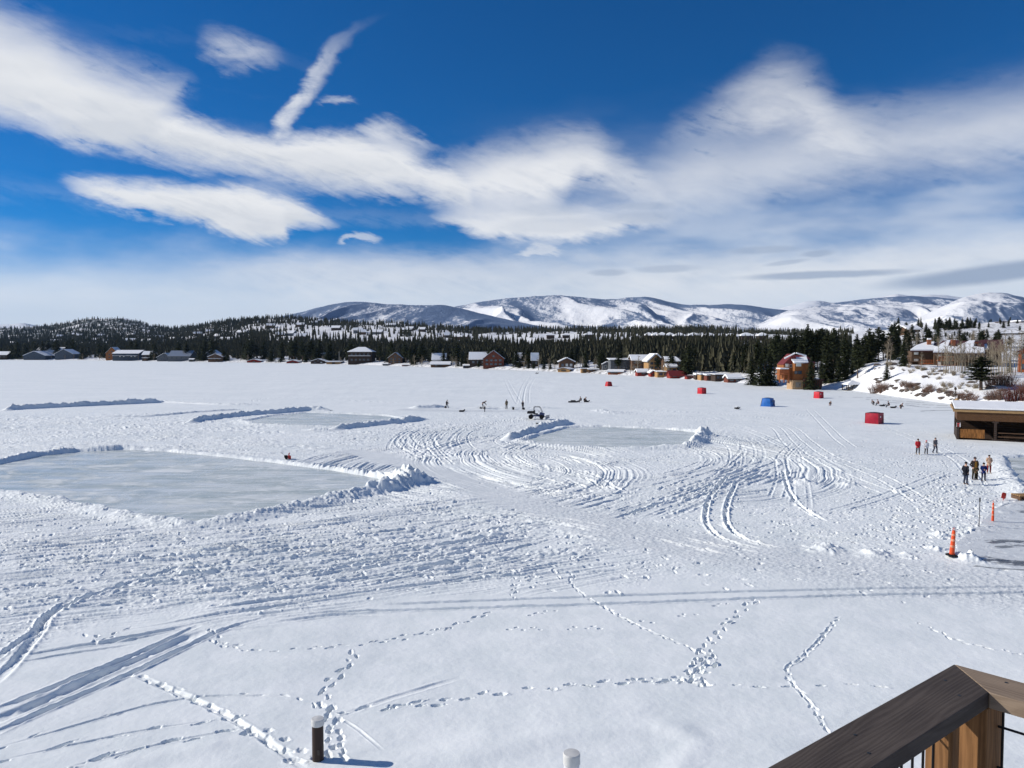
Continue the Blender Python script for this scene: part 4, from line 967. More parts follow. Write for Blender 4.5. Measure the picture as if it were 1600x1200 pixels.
    for i in range(54):
        px = r.uniform(1385, 1530); d = shore(px) * r.uniform(1.03, 1.17); p = landp(px, d); h = r.uniform(.5, 1.3); t = link('brush_clump', r.choice(tan)); t.location = (p.x, p.y, p.z - .1); t.scale = (h * 1.5, h * 1.5, h); t.rotation_euler.z = r.random() * 6
        tag(t, 'low tan brush clump in the snow below the condos', 'bush', 'tan brush below the condos')
    dense = willow(9, simple('dogwood_twig', (.135, .05, .04), .9, .3, 3, .1))
    for i, (px, d, h, w) in enumerate(((1590, 133, 3.4, 4.6), (1578, 134, 2.8, 3.4), (1604, 132, 3.0, 4.0))):
        p = landp(px, d); t = link('dogwood_bush', dense); t.location = (p.x, p.y, p.z - .2); t.scale = (w, w, h); t.rotation_euler.z = i * 2
        tag(t, 'dense dark red bush behind the pavilion roof at the right edge', 'bush', 'dark red bushes behind the pavilion')
plant_trees()

def forest():
    """far wood that reads as one mass: jagged little conifers over the hills"""
    g = np.random.RandomState(4); P = []
    def sample(n, p0, p1, t0, t1, thr=.0):
        px = g.uniform(p0, p1, n); U = (px - 800) / FPX; D, Z = land_ctrl(U)
        tau = g.uniform(t0, t1, n); d = np.exp(np.log(D[0]) + tau * (np.log(D[5]) - np.log(D[0])))
        w = wood_density(U, d); k = (g.rand(n) < np.clip(w * 1.25 - .08, 0, 1)) & (w > thr) & ((px < 1330) | (d > 260))
        P.append(np.stack([U[k], d[k]], -1))
    sample(3300, -260, 1180, .055, .20); sample(4200, -260, 1180, .18, .36); sample(9000, -260, 1330, .30, 1.0); sample(5200, -260, 420, .35, 1.0); sample(1500, 700, 1330, .9, 1.01); sample(1800, 250, 760, .8, 1.0); sample(260, 1330, 1750, .55, 1.0)
    sample(1500, 700, 1330, .25, .6)
    P = np.concatenate(P); n = len(P); U, d = P[:, 0], P[:, 1]; x = U * d; z = land(U, d)
    h = g.uniform(6.5, 17, n) * np.where(d < 1000, .85, 1.0) * np.where(U * 1150 + 800 > 1150, .75, 1.0); w = h * g.uniform(.11, .19, n)
    V, F = [], []; base = 0
    layers = ((.04, 1.0), (.16, .92), (.29, .8), (.43, .66), (.57, .5), (.71, .34), (.84, .2))
    for li, (zl, rl) in enumerate(layers):
        k = 8; ang = g.uniform(0, 6.28, n)
        ring = []
        for j in range(k):
            a = ang + j * 6.283 / k; rr_ = w * rl * (g.uniform(.95, 1.45, n) if j % 2 else g.uniform(.25, .6, n))
            ring.append(np.stack([x + np.cos(a) * rr_, d + np.sin(a) * rr_, z + h * (zl + g.uniform(-.05, .03, n))], -1))
        tip = np.stack([x, d, z + h * min(1.0, zl + .26)], -1)
        A = np.stack(ring + [tip], 1); V.append(A.reshape(-1, 3))
        idx = base + np.arange(n)[:, None] * (k + 1)
        for j in range(k): F.append(np.concatenate([idx + j, idx + (j + 1) % k, idx + k], 1))
        base += n * (k + 1)
    m = mat('far_needles', lambda t, b: t.put(b.inputs['Base Color'], t.mix(t.ss(.3, .7, t.noise(t.pos(), .06, 3)), (.026, .030, .018), (.075, .070, .042))), .8, .1)
    o = link('forest', np_mesh('forest', np.concatenate(V), np.concatenate(F), m, 3, False))
    tag(o, 'dark conifer forest scattered over the snowy hills beyond the lake', 'forest', kind='stuff')
forest()
# ---------------------------------------------------------------- materials for built things
def wood(name, col, plank=0.0, vert=False, rough=.8, var=.35):
    def fn(t, b):
        o = t.obj(); n = t.noise(t.mapping(o, (6, 6, .5) if vert else (.6, 6, 6)), 2.5, 6, .65)
        k = t.ss(.25, .75, n, 1 - var, 1 + var * .7); c = t.mix(1, col, t.xyz(k, k, k), 'MULTIPLY')
        if plank:
            x, y, z = t.sep(o); q = t.m('FRACT', t.m('DIVIDE', t.add(x, y) if vert else z, plank))
            line = t.m('MULTIPLY', t.ss(.0, .10, q), t.ss(1, .9, q), clamp=True)
            c = t.mix(line, t.mix(1, c, (.35, .33, .32), 'MULTIPLY'), c)
            t.put(b.inputs['Normal'], t.bump(line, .5, .03))
        t.put(b.inputs['Base Color'], c)
    return mat(name, fn, rough, .2)
W_BROWN = wood('brown_siding', (.13, .075, .045), .25); W_DARK = wood('dark_siding', (.055, .038, .030), .25)
W_TAN = wood('tan_siding', (.42, .25, .11), .25); W_ORANGE = wood('orange_siding', (.29, .112, .038), .22)
W_RED = wood('red_siding', (.26, .035, .025), .25); W_RUST = wood('rust_siding', (.42, .13, .05), .25)
W_GREY = wood('grey_siding', (.12, .13, .145), .25); W_BLUE = wood('blue_grey_siding', (.075, .095, .125), .25); W_NAVY = wood('navy_siding', (.03, .045, .075), .25)  # blue grey kept dark: shade on the far left houses put into the siding
W_REDBROWN = wood('red_brown_siding', (.17, .055, .035), .25, True)
R_DARK = simple('dark_roof', (.045, .040, .042), .8, .3); R_RED = simple('red_metal_roof', (.17, .028, .024), .5, .2); R_MAROON = simple('maroon_roof', (.085, .030, .030), .7, .3)
R_BLUE = simple('blue_metal_roof', (.09, .13, .20), .5, .2); R_GREY = simple('grey_metal_roof', (.30, .34, .40), .35, .2, metal=.3)
def roofsnow():
    def fn(t, b):
        n = t.noise(t.obj(), .8, 4); t.put(b.inputs['Base Color'], t.mix(n, (.84, .86, .88), (.90, .91, .92))); t.put(b.inputs['Normal'], t.bump(n, .5, .15))
    return mat('roof_snow', fn, .7, .15)
RSNOW = roofsnow()
GLASS = mat('window_glass', lambda t, b: t.put(b.inputs['Base Color'], (.05, .07, .10)), .08, .8)
GLASSB = mat('pale_pane', lambda t, b: t.put(b.inputs['Base Color'], (.62, .64, .62)), .4, .5)  # flat pale colour for some of the panes
TRIMW = simple('pale_trim', (.60, .56, .48), .6, .1); TRIMD = simple('dark_trim', (.06, .045, .035), .7, .2); CONC = simple('stone_base', (.28, .25, .21), .9, .3)
BRICK = simple('rusty_chimney', (.30, .11, .055), .9, .3)
def house(name, label, cat, px, d, w, dep, h, rh, rz=0, ridge='x', wall=W_BROWN, roof=R_DARK, snow=.35, wins=3, floors=1, group=None, door=False, chimney=False, patch=1.0, sink=1.5, z=None, over=.6, porch=0, trim=TRIMD, pane=GLASS, lean=0.0):
    """a building: local x to the right, its face towards -y; ridge 'x' along the face, 'y' gable to the front, 'hip', 'flat' or 'shed'"""
    p = landp(px, d) if d > shore(px) + .5 else Vector((UX(px) * d, d, 0))
    if z is not None: p.z = z
    t = thing(name, label, cat, p, rz, group)
    W, D_ = w / 2, dep / 2; mb = MB()
    mb.box((0, 0, (h - sink) / 2), (w, dep, h + sink))
    if ridge == 'x':
        for s in (-1, 1): mb.prism([(s * W, -D_, h), (s * W, D_, h), (s * W, 0, h + rh)], (-s * .2, 0, 0))
    elif ridge == 'y':
        for s in (-1, 1): mb.prism([(-W, s * D_, h), (W, s * D_, h), (0, s * D_, h + rh)], (0, -s * .2, 0))
    mb.build('wall', wall, t)
    o = over; rf = MB(); sn = MB(); th = .18
    def slab(A, B, C, E):   # A-B along the eave, C-E along the ridge
        n = (Vector(B) - Vector(A)).cross(Vector(E) - Vector(A)).normalized()
        if n.z < 0: n = -n
        q = [Vector(A), Vector(B), Vector(C), Vector(E)]
        rf.prism([k + n * .02 for k in q], n * th)
        if snow > 0:
            if patch < 1:
                m = lambda f, g: q[0].lerp(q[1], f).lerp(q[3].lerp(q[2], f), g)
                q2 = [m(.02, .03), m(patch, .02), m(patch - .12, .55), m(patch * .8, .9), m(.1, .94)]
            else: q2 = q
            sn.prism([k + n * (th + .024) for k in q2], n * snow)
    if ridge == 'x':
        e = h - o * rh / D_
        slab((-W - o, -D_ - o, e), (W + o, -D_ - o, e), (W + o, 0, h + rh), (-W - o, 0, h + rh)); slab((-W - o, D_ + o, e), (W + o, D_ + o, e), (W + o, .02, h + rh), (-W - o, .02, h + rh))
    elif ridge == 'y':
        e = h - o * rh / W
        slab((-W - o, -D_ - o, e), (-W - o, D_ + o, e), (0, D_ + o, h + rh), (0, -D_ - o, h + rh)); slab((W + o, -D_ - o, e), (W + o, D_ + o, e), (.02, D_ + o, h + rh), (.02, -D_ - o, h + rh))
    elif ridge == 'hip':
        k = min(W, D_) * .9; e = h - .1
        c = [(-W - o, -D_ - o, e), (W + o, -D_ - o, e), (W + o, D_ + o, e), (-W - o, D_ + o, e)]; r0, r1 = (-W + k, 0, h + rh), (W - k, 0, h + rh)
        for poly in ((c[0], c[1], r1, r0), (c[2], c[3], r0, r1)): slab(*poly)
        for a, b_, r_ in ((c[1], c[2], r1), (c[3], c[0], r0)):
            rf.prism([a, b_, r_], (0, 0, .2)); sn.prism([Vector(q) + Vector((0, 0, .22)) for q in (a, b_, r_)], (0, 0, snow))
    elif ridge == 'shed':
        slab((-W - o, -D_ - o, h), (W + o, -D_ - o, h), (W + o, D_ + o, h + rh), (-W - o, D_ + o, h + rh)); mb2 = MB()
        mb2.prism([(-W, -D_, h - .02), (-W, D_, h - .02), (-W, D_, h + rh)], (w, 0, 0)); mb2.build('upper_wall', wall, t)
    else:
        slab((-W - o, -D_ - o, h), (W + o, -D_ - o, h), (W + o, D_ + o, h + .1), (-W - o, D_ + o, h + .1))
    ro = rf.build('roof', roof, t)
    if sn.v: sn.build('snow_cover', RSNOW, ro, bevel=.08)
    fh = h / floors
    for f in range(floors):
        for i in range(wins):
            if door and f == 0 and i == wins // 2 and wins > 1: continue
            x = (i + .5) / wins * w * .86 - w * .43; zc = f * fh + fh * .55; ww, wh = min(1.5, w / wins * .5), min(1.4, fh * .45)
            fr = MB(); fr.box((x, -D_ - .03, zc), (ww + .24, .08, wh + .24)); win = fr.build('window', trim, t)
            g = MB(); g.box((x, -D_ - .085, zc), (ww, .04, wh)); g.build('pane', pane if (i + f) % 3 else GLASS, win)
    if ridge == 'y' and rh > 2 and wins:
        fr = MB(); fr.box((0, -D_ - .03, h + rh * .3), (1.5, .08, 1.3)); win = fr.build('window', trim, t); g = MB(); g.box((0, -D_ - .085, h + rh * .3), (1.25, .04, 1.05)); g.build('pane', GLASS, win)
    if door:
        m = MB(); m.box((0, -D_ - .04, min(1.25, h * .45)), (min(2.6, w * .5), .1, min(2.4, h * .85))); dr = m.build('door', TRIMD if wall is not W_DARK else W_BROWN, t)
        m = MB(); m.box((min(2.6, w * .5) * .32, -D_ - .11, 1.1), (.12, .06, .2)); m.build('handle', TRIMW, dr)
    if chimney:
        m = MB(); m.box((w * .2, D_ * .2, h + rh * .9), (.9, .9, rh * .9 + 1.2)); m.box((w * .2, D_ * .2, h + rh * 1.35 + .7), (1.1, 1.1, .2)); m.build('chimney', BRICK, t)
    if porch:
        m = MB(); m.box((0, -D_ - porch / 2, h * .62), (w * .9, porch, .16), taper=1)
        for i in range(4): m.box(((i / 3 - .5) * w * .84, -D_ - porch + .15, h * .3 - .2), (.16, .16, h * .6 + .4))
        pr = m.build('porch', TRIMD, t); m = MB(); m.box((0, -D_ - porch / 2, h * .62 + .26), (w * .92, porch * 1.02, .3)); m.build('snow_cover', RSNOW, pr, bevel=.08)
    return t
def pxw(px0, px1, d): return (px1 - px0) * d / FPX
def hs(name, label, cat, px0, px1, top, d, **k):
    """a house given its left, right and top in the photo and its distance"""
    px = (px0 + px1) / 2; w = pxw(px0, px1, d); base = land(UX(px), d) if d > shore(px) + .5 else 0.0
    if 'z' in k: base = k['z']
    H = CZ + (HOR - top) * d / FPX - float(base); rf = k.pop('rf', .4); k.setdefault('over', min(.6, w * .06)); w -= 2 * k['over']
    return house(name, label, cat, px, d, w, k.pop('dep', w * .8), H * (1 - rf), H * rf, **k)
S = shore
LOW = 'low '
def build_houses():
    # ---- far left shore
    hs('house', 'low long house with a snowy roof at the left edge of the far shore', 'house', -8, 19, 549.5, S(5) + 10, rf=.45, wall=W_DARK, wins=4)
    hs('house', 'blue grey gabled house at the waterline, left end of the pale cluster', 'house', 45, 80, 549, S(60) + 8, rf=.55, ridge='y', wall=W_BLUE, roof=R_BLUE, wins=3, snow=.5)
    hs('house', 'wide pale house with stacked snowy roofs behind the blue grey gabled house', 'house', 62, 104, 543, S(80) + 45, rf=.5, wall=W_GREY, wins=4, floors=2, chimney=True)
    hs('house', 'blue grey house with a front gable, right end of the pale cluster', 'house', 92, 121, 546, S(105) + 20, rf=.5, ridge='y', wall=W_BLUE, wins=3)
    hs('cabin', 'orange log cabin with a bare gable on the left far shore', 'cabin', 169, 190, 542.5, S(180) + 18, rf=.5, ridge='y', wall=W_ORANGE, snow=.15, wins=2, floors=2)
    hs('house', 'long blue fronted house with a straight snowy eave beside the orange cabin', 'house', 184, 226, 547.5, S(205) + 12, rf=.35, wall=W_BLUE, wins=6, porch=3, pane=GLASSB)
    hs('house', 'narrow dark house with snow patches right of the long blue house', 'house', 225, 243, 549, S(234) + 16, rf=.4, wall=W_DARK, wins=2)
    hs('boathouse', 'tiny snow capped boat shelter on the shore below the narrow dark house', 'boathouse', 223, 233, 558.5, S(228) + 2, rf=.2, ridge='flat', wall=W_DARK, wins=0, door=True)
    hs('house', 'white sided house wing with one low snowy gable on the far left shore', 'house', 249, 274, 552, S(262) + 10, rf=.6, ridge='y', wall=W_GREY, wins=2)
    hs('house', 'tall grey house with a broad metal roof on the far left shore', 'house', 268, 304, 548, S(286) + 14, rf=.55, wall=W_GREY, roof=R_GREY, snow=.0, wins=4)
    hs('boathouse', 'small pale boathouse right of the tall grey metal roofed house', 'boathouse', 296, 305, 560.5, S(300) + 2, rf=.3, wall=W_GREY, wins=0, door=True)
    hs('house', 'house with a blue roof dormer and snowy eaves set in dark trees', 'house', 322, 346, 546.5, S(334) + 30, rf=.5, ridge='y', wall=W_BLUE, roof=R_BLUE, snow=.2, wins=2, floors=2)
    hs('cabin', 'brown lakeside cabin with a broad snowy porch before the blue roofed house', 'cabin', 328, 352, 553, S(340) + 6, rf=.4, ridge='y', wall=W_BROWN, wins=3, porch=2.5)
    hs('boathouse', 'dark red gabled boathouse, first in the row from the left', 'boathouse', 388, 411, 561.5, S(400) + 3, rf=.55, ridge='y', wall=W_RED, wins=1, door=True)
    hs('boathouse', 'dark boathouse with a thick white gable roof on the far shore', 'boathouse', 449, 470, 563, S(460) + 3, rf=.6, ridge='y', wall=W_RED, wins=1, door=True, snow=.6)
    hs('house', 'house showing only a bright white roof slope among dark trees', 'house', 495, 510, 551.5, S(502) + 38, rf=.6, wall=W_DARK, wins=2, snow=.5)
    hs('boathouse', 'black gabled boathouse with two pale doors beside the flat tan boathouse', 'boathouse', 487, 512, 561, S(500) + 3, rf=.55, ridge='y', wall=W_DARK, wins=2, pane=GLASSB)
    hs('boathouse', 'flat roofed tan boathouse beside a white flagpole', 'boathouse', 511, 536, 565.5, S(524) + 2, rf=.1, ridge='flat', wall=W_TAN, snow=.7, wins=0, door=True)
    p = landp(530, S(530) + 3); m = MB(); m.tube([(0, 0, -.5), (0, 0, 10)], [.14, .07], 8); f = thing('flagpole', 'bare white flagpole rising over the flat tan boathouse', 'flagpole', p)
    m.build('pole', simple('white_paint', (.75, .75, .74), .5, .05), f); m = MB(); m.lathe([(.02, 0), (.16, .06), (.2, .2), (.12, .34), (.02, .4)], (0, 0, 10)); m.build('finial', TRIMW, f)
    hs('lodge', 'large dark two storey lodge with a tiered snowy hip roof', 'lodge', 546, 585, 543, S(565) + 16, rf=.3, ridge='hip', wall=W_DARK, wins=5, floors=2, porch=3)
    hs('boathouse', 'small navy boathouse left of the dark brown chalet', 'boathouse', 598, 612, 568.5, S(605) + 2, rf=.3, wall=W_NAVY, wins=1, door=True)
    hs('chalet', 'dark brown chalet with a steep gable on the far shore', 'chalet', 607, 631, 551, S(620) + 16, rf=.5, ridge='y', wall=W_BROWN, snow=.15, wins=3, floors=2)
    hs('boathouse', 'small red boathouse below the dark brown chalet', 'boathouse', 628, 642, 570, S(635) + 2, rf=.45, wall=W_RED, wins=0, door=True)
    hs('house', 'brown house with a bright square white roof behind a white roofed boathouse', 'house', 675, 698, 552.5, S(686) + 22, rf=.55, wall=W_BROWN, snow=.5, wins=3, porch=3)
    hs('boathouse', 'low brown boathouse under a wide white roof below the square roofed house', 'boathouse', 673, 705, 566, S(690) + 3, rf=.5, wall=W_BROWN, wins=2, door=True, snow=.5)
    hs('shed', 'dark green shed at the waterline left of the big brown house', 'shed', 723, 738, 570, S(730) + 2, rf=.35, wall=W_NAVY, wins=0, door=True)
    hs('house', 'house with two white roof wings beside the big brown gabled house', 'house', 733, 762, 551, S(748) + 16, rf=.5, wall=W_DARK, snow=.5, wins=3)
    hs('house', 'big brown gabled house with a partly bare blue roof', 'house', 754, 789, 548, S(772) + 12, rf=.5, ridge='y', wall=W_REDBROWN, roof=R_BLUE, snow=.12, wins=4, floors=2)
    hs('house', 'dark house with a square white roof, left of a twin roofed pair', 'house', 804, 822, 551.5, S(813) + 18, rf=.5, wall=W_DARK, snow=.4, wins=2, porch=3)
    hs('house', 'dark house with a square white roof, right of a twin roofed pair', 'house', 829, 842, 551.5, S(836) + 18, rf=.5, wall=W_DARK, snow=.4, wins=2)
    hs('house', 'brown house with a broad white gable above the first tan boathouse', 'house', 872, 898, 560, S(886) + 12, rf=.35, ridge='y', wall=W_BROWN, wins=3, pane=GLASSB, snow=.5)
    hs('boathouse', 'tan fronted boathouse with a blue white roof under the white gabled house', 'boathouse', 873, 896, 574.5, S(884) + 2, rf=.45, ridge='y', rz=-.5, dep=6, wall=W_TAN, roof=R_BLUE, snow=.15, wins=0, door=True)
    hs('boathouse', 'open fronted pale tan boathouse with a flat roof', 'boathouse', 907, 919, 576, S(913) + 2, rf=.1, ridge='flat', wall=W_TAN, snow=.2, wins=0, door=True, dep=5)
    hs('shed', 'long brown woodshed joined to the right of the open tan boathouse', 'shed', 918, 936, 577, S(927) + 6, rf=.3, wall=W_BROWN, wins=2, snow=.3)
    hs('house', 'modern dark glass fronted house under a flat white roof', 'house', 950, 983, 561, S(966) + 16, rf=.12, ridge='shed', wall=W_GREY, wins=6, floors=2, snow=.3, dep=10)
    hs('house', 'small grey house with white framed windows beside the modern flat roofed house', 'house', 940, 955, 566, S(947) + 14, rf=.3, ridge='y', wall=W_GREY, wins=2, trim=TRIMW, dep=6)
    hs('boathouse', 'orange fronted boathouse with a bulky white roof on the right half of the far shore', 'boathouse', 950, 977, 579.5, S(963) + 2, rf=.45, rz=-.35, dep=5, wall=W_RUST, wins=2, door=True, snow=.6)
    hs('lodge', 'long brown lodge wing with a white roof, left wing of the big lodge', 'lodge', 983, 1014, 556, S(1000) + 26, rf=.35, wall=W_BROWN, wins=5, floors=2, dep=10, snow=.5)
    hs('lodge', 'steep gabled lodge wing with amber timber walls', 'lodge', 1008, 1034, 554, S(1022) + 24, rf=.45, ridge='y', wall=W_TAN, wins=3, floors=2, dep=12, snow=.6)
    hs('lodge', 'timber lodge wing with broken white roofs right of the steep gable', 'lodge', 1034, 1064, 558.5, S(1048) + 26, rf=.35, wall=W_BROWN, wins=4, floors=2, dep=10, snow=.5, patch=.9)
    hs('house', 'small house with two stacked white roofs above the red boathouse', 'house', 1039, 1057, 570.5, S(1048) + 9, rf=.3, wall=W_TAN, wins=2, dep=5, snow=.6)
    hs('boathouse', 'brick red boathouse with a heavy white roof, left end of the reddish row', 'boathouse', 993, 1017, 578.5, S(1005) + 3, rf=.5, wall=W_RED, wins=1, door=True, snow=.6, dep=6)
    hs('boathouse', 'narrow red gabled boathouse second in the reddish row', 'boathouse', 1014, 1025, 579.5, S(1019) + 2, rf=.5, ridge='y', wall=W_RED, wins=0, door=True, snow=.4, dep=6)
    hs('boathouse', 'amber brown boathouse third in the reddish row', 'boathouse', 1024, 1045, 580.5, S(1034) + 2, rf=.15, ridge='shed', wall=W_TAN, wins=2, snow=.2, dep=6)
    hs('boathouse', 'long boathouse with a bare bright red roof', 'boathouse', 1043, 1071, 579.5, S(1057) + 2, rf=.75, wall=W_RED, roof=R_RED, snow=0, wins=2, dep=7)
    hs('shed', 'low red shed at the right end of the reddish row', 'shed', 1071, 1082, 587, S(1076) + 1, rf=.45, wall=W_RED, roof=R_MAROON, snow=0, wins=0, door=True, dep=4)
    hs('boathouse', 'small snow capped dark shed, left end of the dark boathouse row', 'boathouse', 1085, 1093, 585.5, S(1089) + 2, rf=.2, ridge='flat', wall=W_DARK, wins=0, door=True, snow=.7, dep=4)
    hs('boathouse', 'amber boathouse second in the dark boathouse row', 'boathouse', 1092, 1102, 585, S(1097) + 1, rf=.1, ridge='flat', wall=W_TAN, wins=0, door=True, snow=.3, dep=5)
    hs('boathouse', 'maroon boathouse third in the dark boathouse row', 'boathouse', 1101, 1114, 586, S(1107) + 1, rf=.15, ridge='flat', wall=W_REDBROWN, wins=0, door=True, snow=.5, dep=5)
    hs('boathouse', 'widest dark boathouse in the row, flat roofed and almost black', 'boathouse', 1113, 1136, 585, S(1124) + 2, rf=.1, ridge='flat', wall=W_DARK, wins=3, snow=.2, dep=6)
    hs('boathouse', 'brown boathouse with a thick bright white roof, right end of the dark row', 'boathouse', 1133, 1157, 587.5, S(1145) + 1, rf=.5, wall=W_REDBROWN, wins=2, snow=.6, dep=5)
    hs('house', 'white roofed house with two pale gables behind the dark boathouse row', 'house', 1094, 1132, 554, S(1112) + 55, rf=.55, wall=W_GREY, wins=3, snow=.6, dep=12)
    # ---- houses dotted over the hills
    r = random.Random(21); G = 'snow roofed cabins dotted over the far wooded hills'
    for i, (px, ty) in enumerate([(492, 503), (500, 500), (612, 507), (424, 508), (470, 507), (566, 519), (590, 519), (636, 515), (660, 514), (120, 521), (125, 523), (95, 524), (212, 519), (206, 522), (160, 523), (230, 532), (205, 531), (345, 525), (440, 523), (455, 521), (526, 512), (640, 513), (150, 530), (86, 532), (20, 536), (380, 519), (310, 521), (270, 529), (355, 531), (720, 527), (700, 524), (560, 516), (470, 526), (250, 526), (330, 517)]):
        D = land_ctrl(UX(px))[0]; ds = np.linspace(float(D[2]), float(D[5]) * .985, 400); pys = HOR - (land(np.full(400, UX(px)), ds) - CZ) * FPX / ds
        k = int(np.argmin(np.abs(pys - (ty + 4)))); d = float(ds[k])
        house('hillside_cabin', 'snow roofed cabin dotted among the trees on the far hills', 'cabin', px, d, r.uniform(13, 22), 11, 4.5, 4, rz=r.uniform(-.4, .4), wall=r.choice((W_BROWN, W_DARK, W_GREY)), wins=0, snow=.6, group=G)
    G = 'row of flat topped houses along the far ridge'
    for px, ty, w in ((860, 523, 12), (884, 523, 10), (920, 523, 13), (1013, 525, 12), (1024, 525, 11), (1034, 525, 11), (1046, 525, 9), (1061, 526, 14), (1083, 526, 17), (1108, 527, 19), (1141, 527, 19), (1165, 526, 18), (1190, 526, 14)):
        D = land_ctrl(UX(px))[0]; ds = np.linspace(float(D[3]), float(D[5]) * .985, 400); pys = HOR - (land(np.full(400, UX(px)), ds) - CZ) * FPX / ds
        d = float(ds[int(np.argmin(np.abs(pys - (ty + 6))))])
        house('ridge_house', 'long low house under a flat white roof in the row along the far ridge', 'house', px, d, w * d / FPX, 11, 4.5, 2.6, wall=W_DARK, wins=0, ridge='hip', snow=.9, group=G, over=1.0)
    # ---- upper right slope
    hs('house', 'brown house with two snowy roofs on the slope left of the condos', 'house', 1408, 1431, 511, 430, rf=.45, wall=W_BROWN, snow=.8, wins=3, dep=10)
    hs('house', 'small dark house above the brown two roofed slope house', 'house', 1402, 1416, 508, 470, rf=.4, wall=W_DARK, snow=.8, wins=2, dep=9)
    hs('house', 'brown house with a slanted snowy roof among pines above the condos', 'house', 1484, 1512, 511, 440, rf=.5, ridge='y', wall=W_BROWN, snow=.6, wins=3, dep=10, rz=.3)
    hs('house', 'dark red roofed house high on the upper right slope', 'house', 1560, 1578, 503, 480, rf=.4, wall=W_DARK, roof=R_MAROON, snow=0, wins=2, dep=10)
    hs('house', 'brown house with a bright snowy roof at the right edge of the upper slope', 'house', 1584, 1606, 503, 470, rf=.5, wall=W_BROWN, snow=.8, wins=2, dep=10)
    hs('house', 'tan house with dark roof below the bright roofed house on the upper slope', 'house', 1560, 1602, 521, 330, rf=.5, wall=W_BROWN, roof=R_DARK, snow=.5, wins=4, dep=8, patch=.6, rz=-.4)
    hs('house', 'bright orange house cut off by the right edge of the picture', 'house', 1593, 1640, 536, 170, rf=.3, ridge='y', wall=W_RUST, roof=R_MAROON, snow=.0, wins=4, floors=2, dep=6, rz=-.58)
    # boathouse / garage with a green roof of the cut off building omitted by the tree
build_houses()

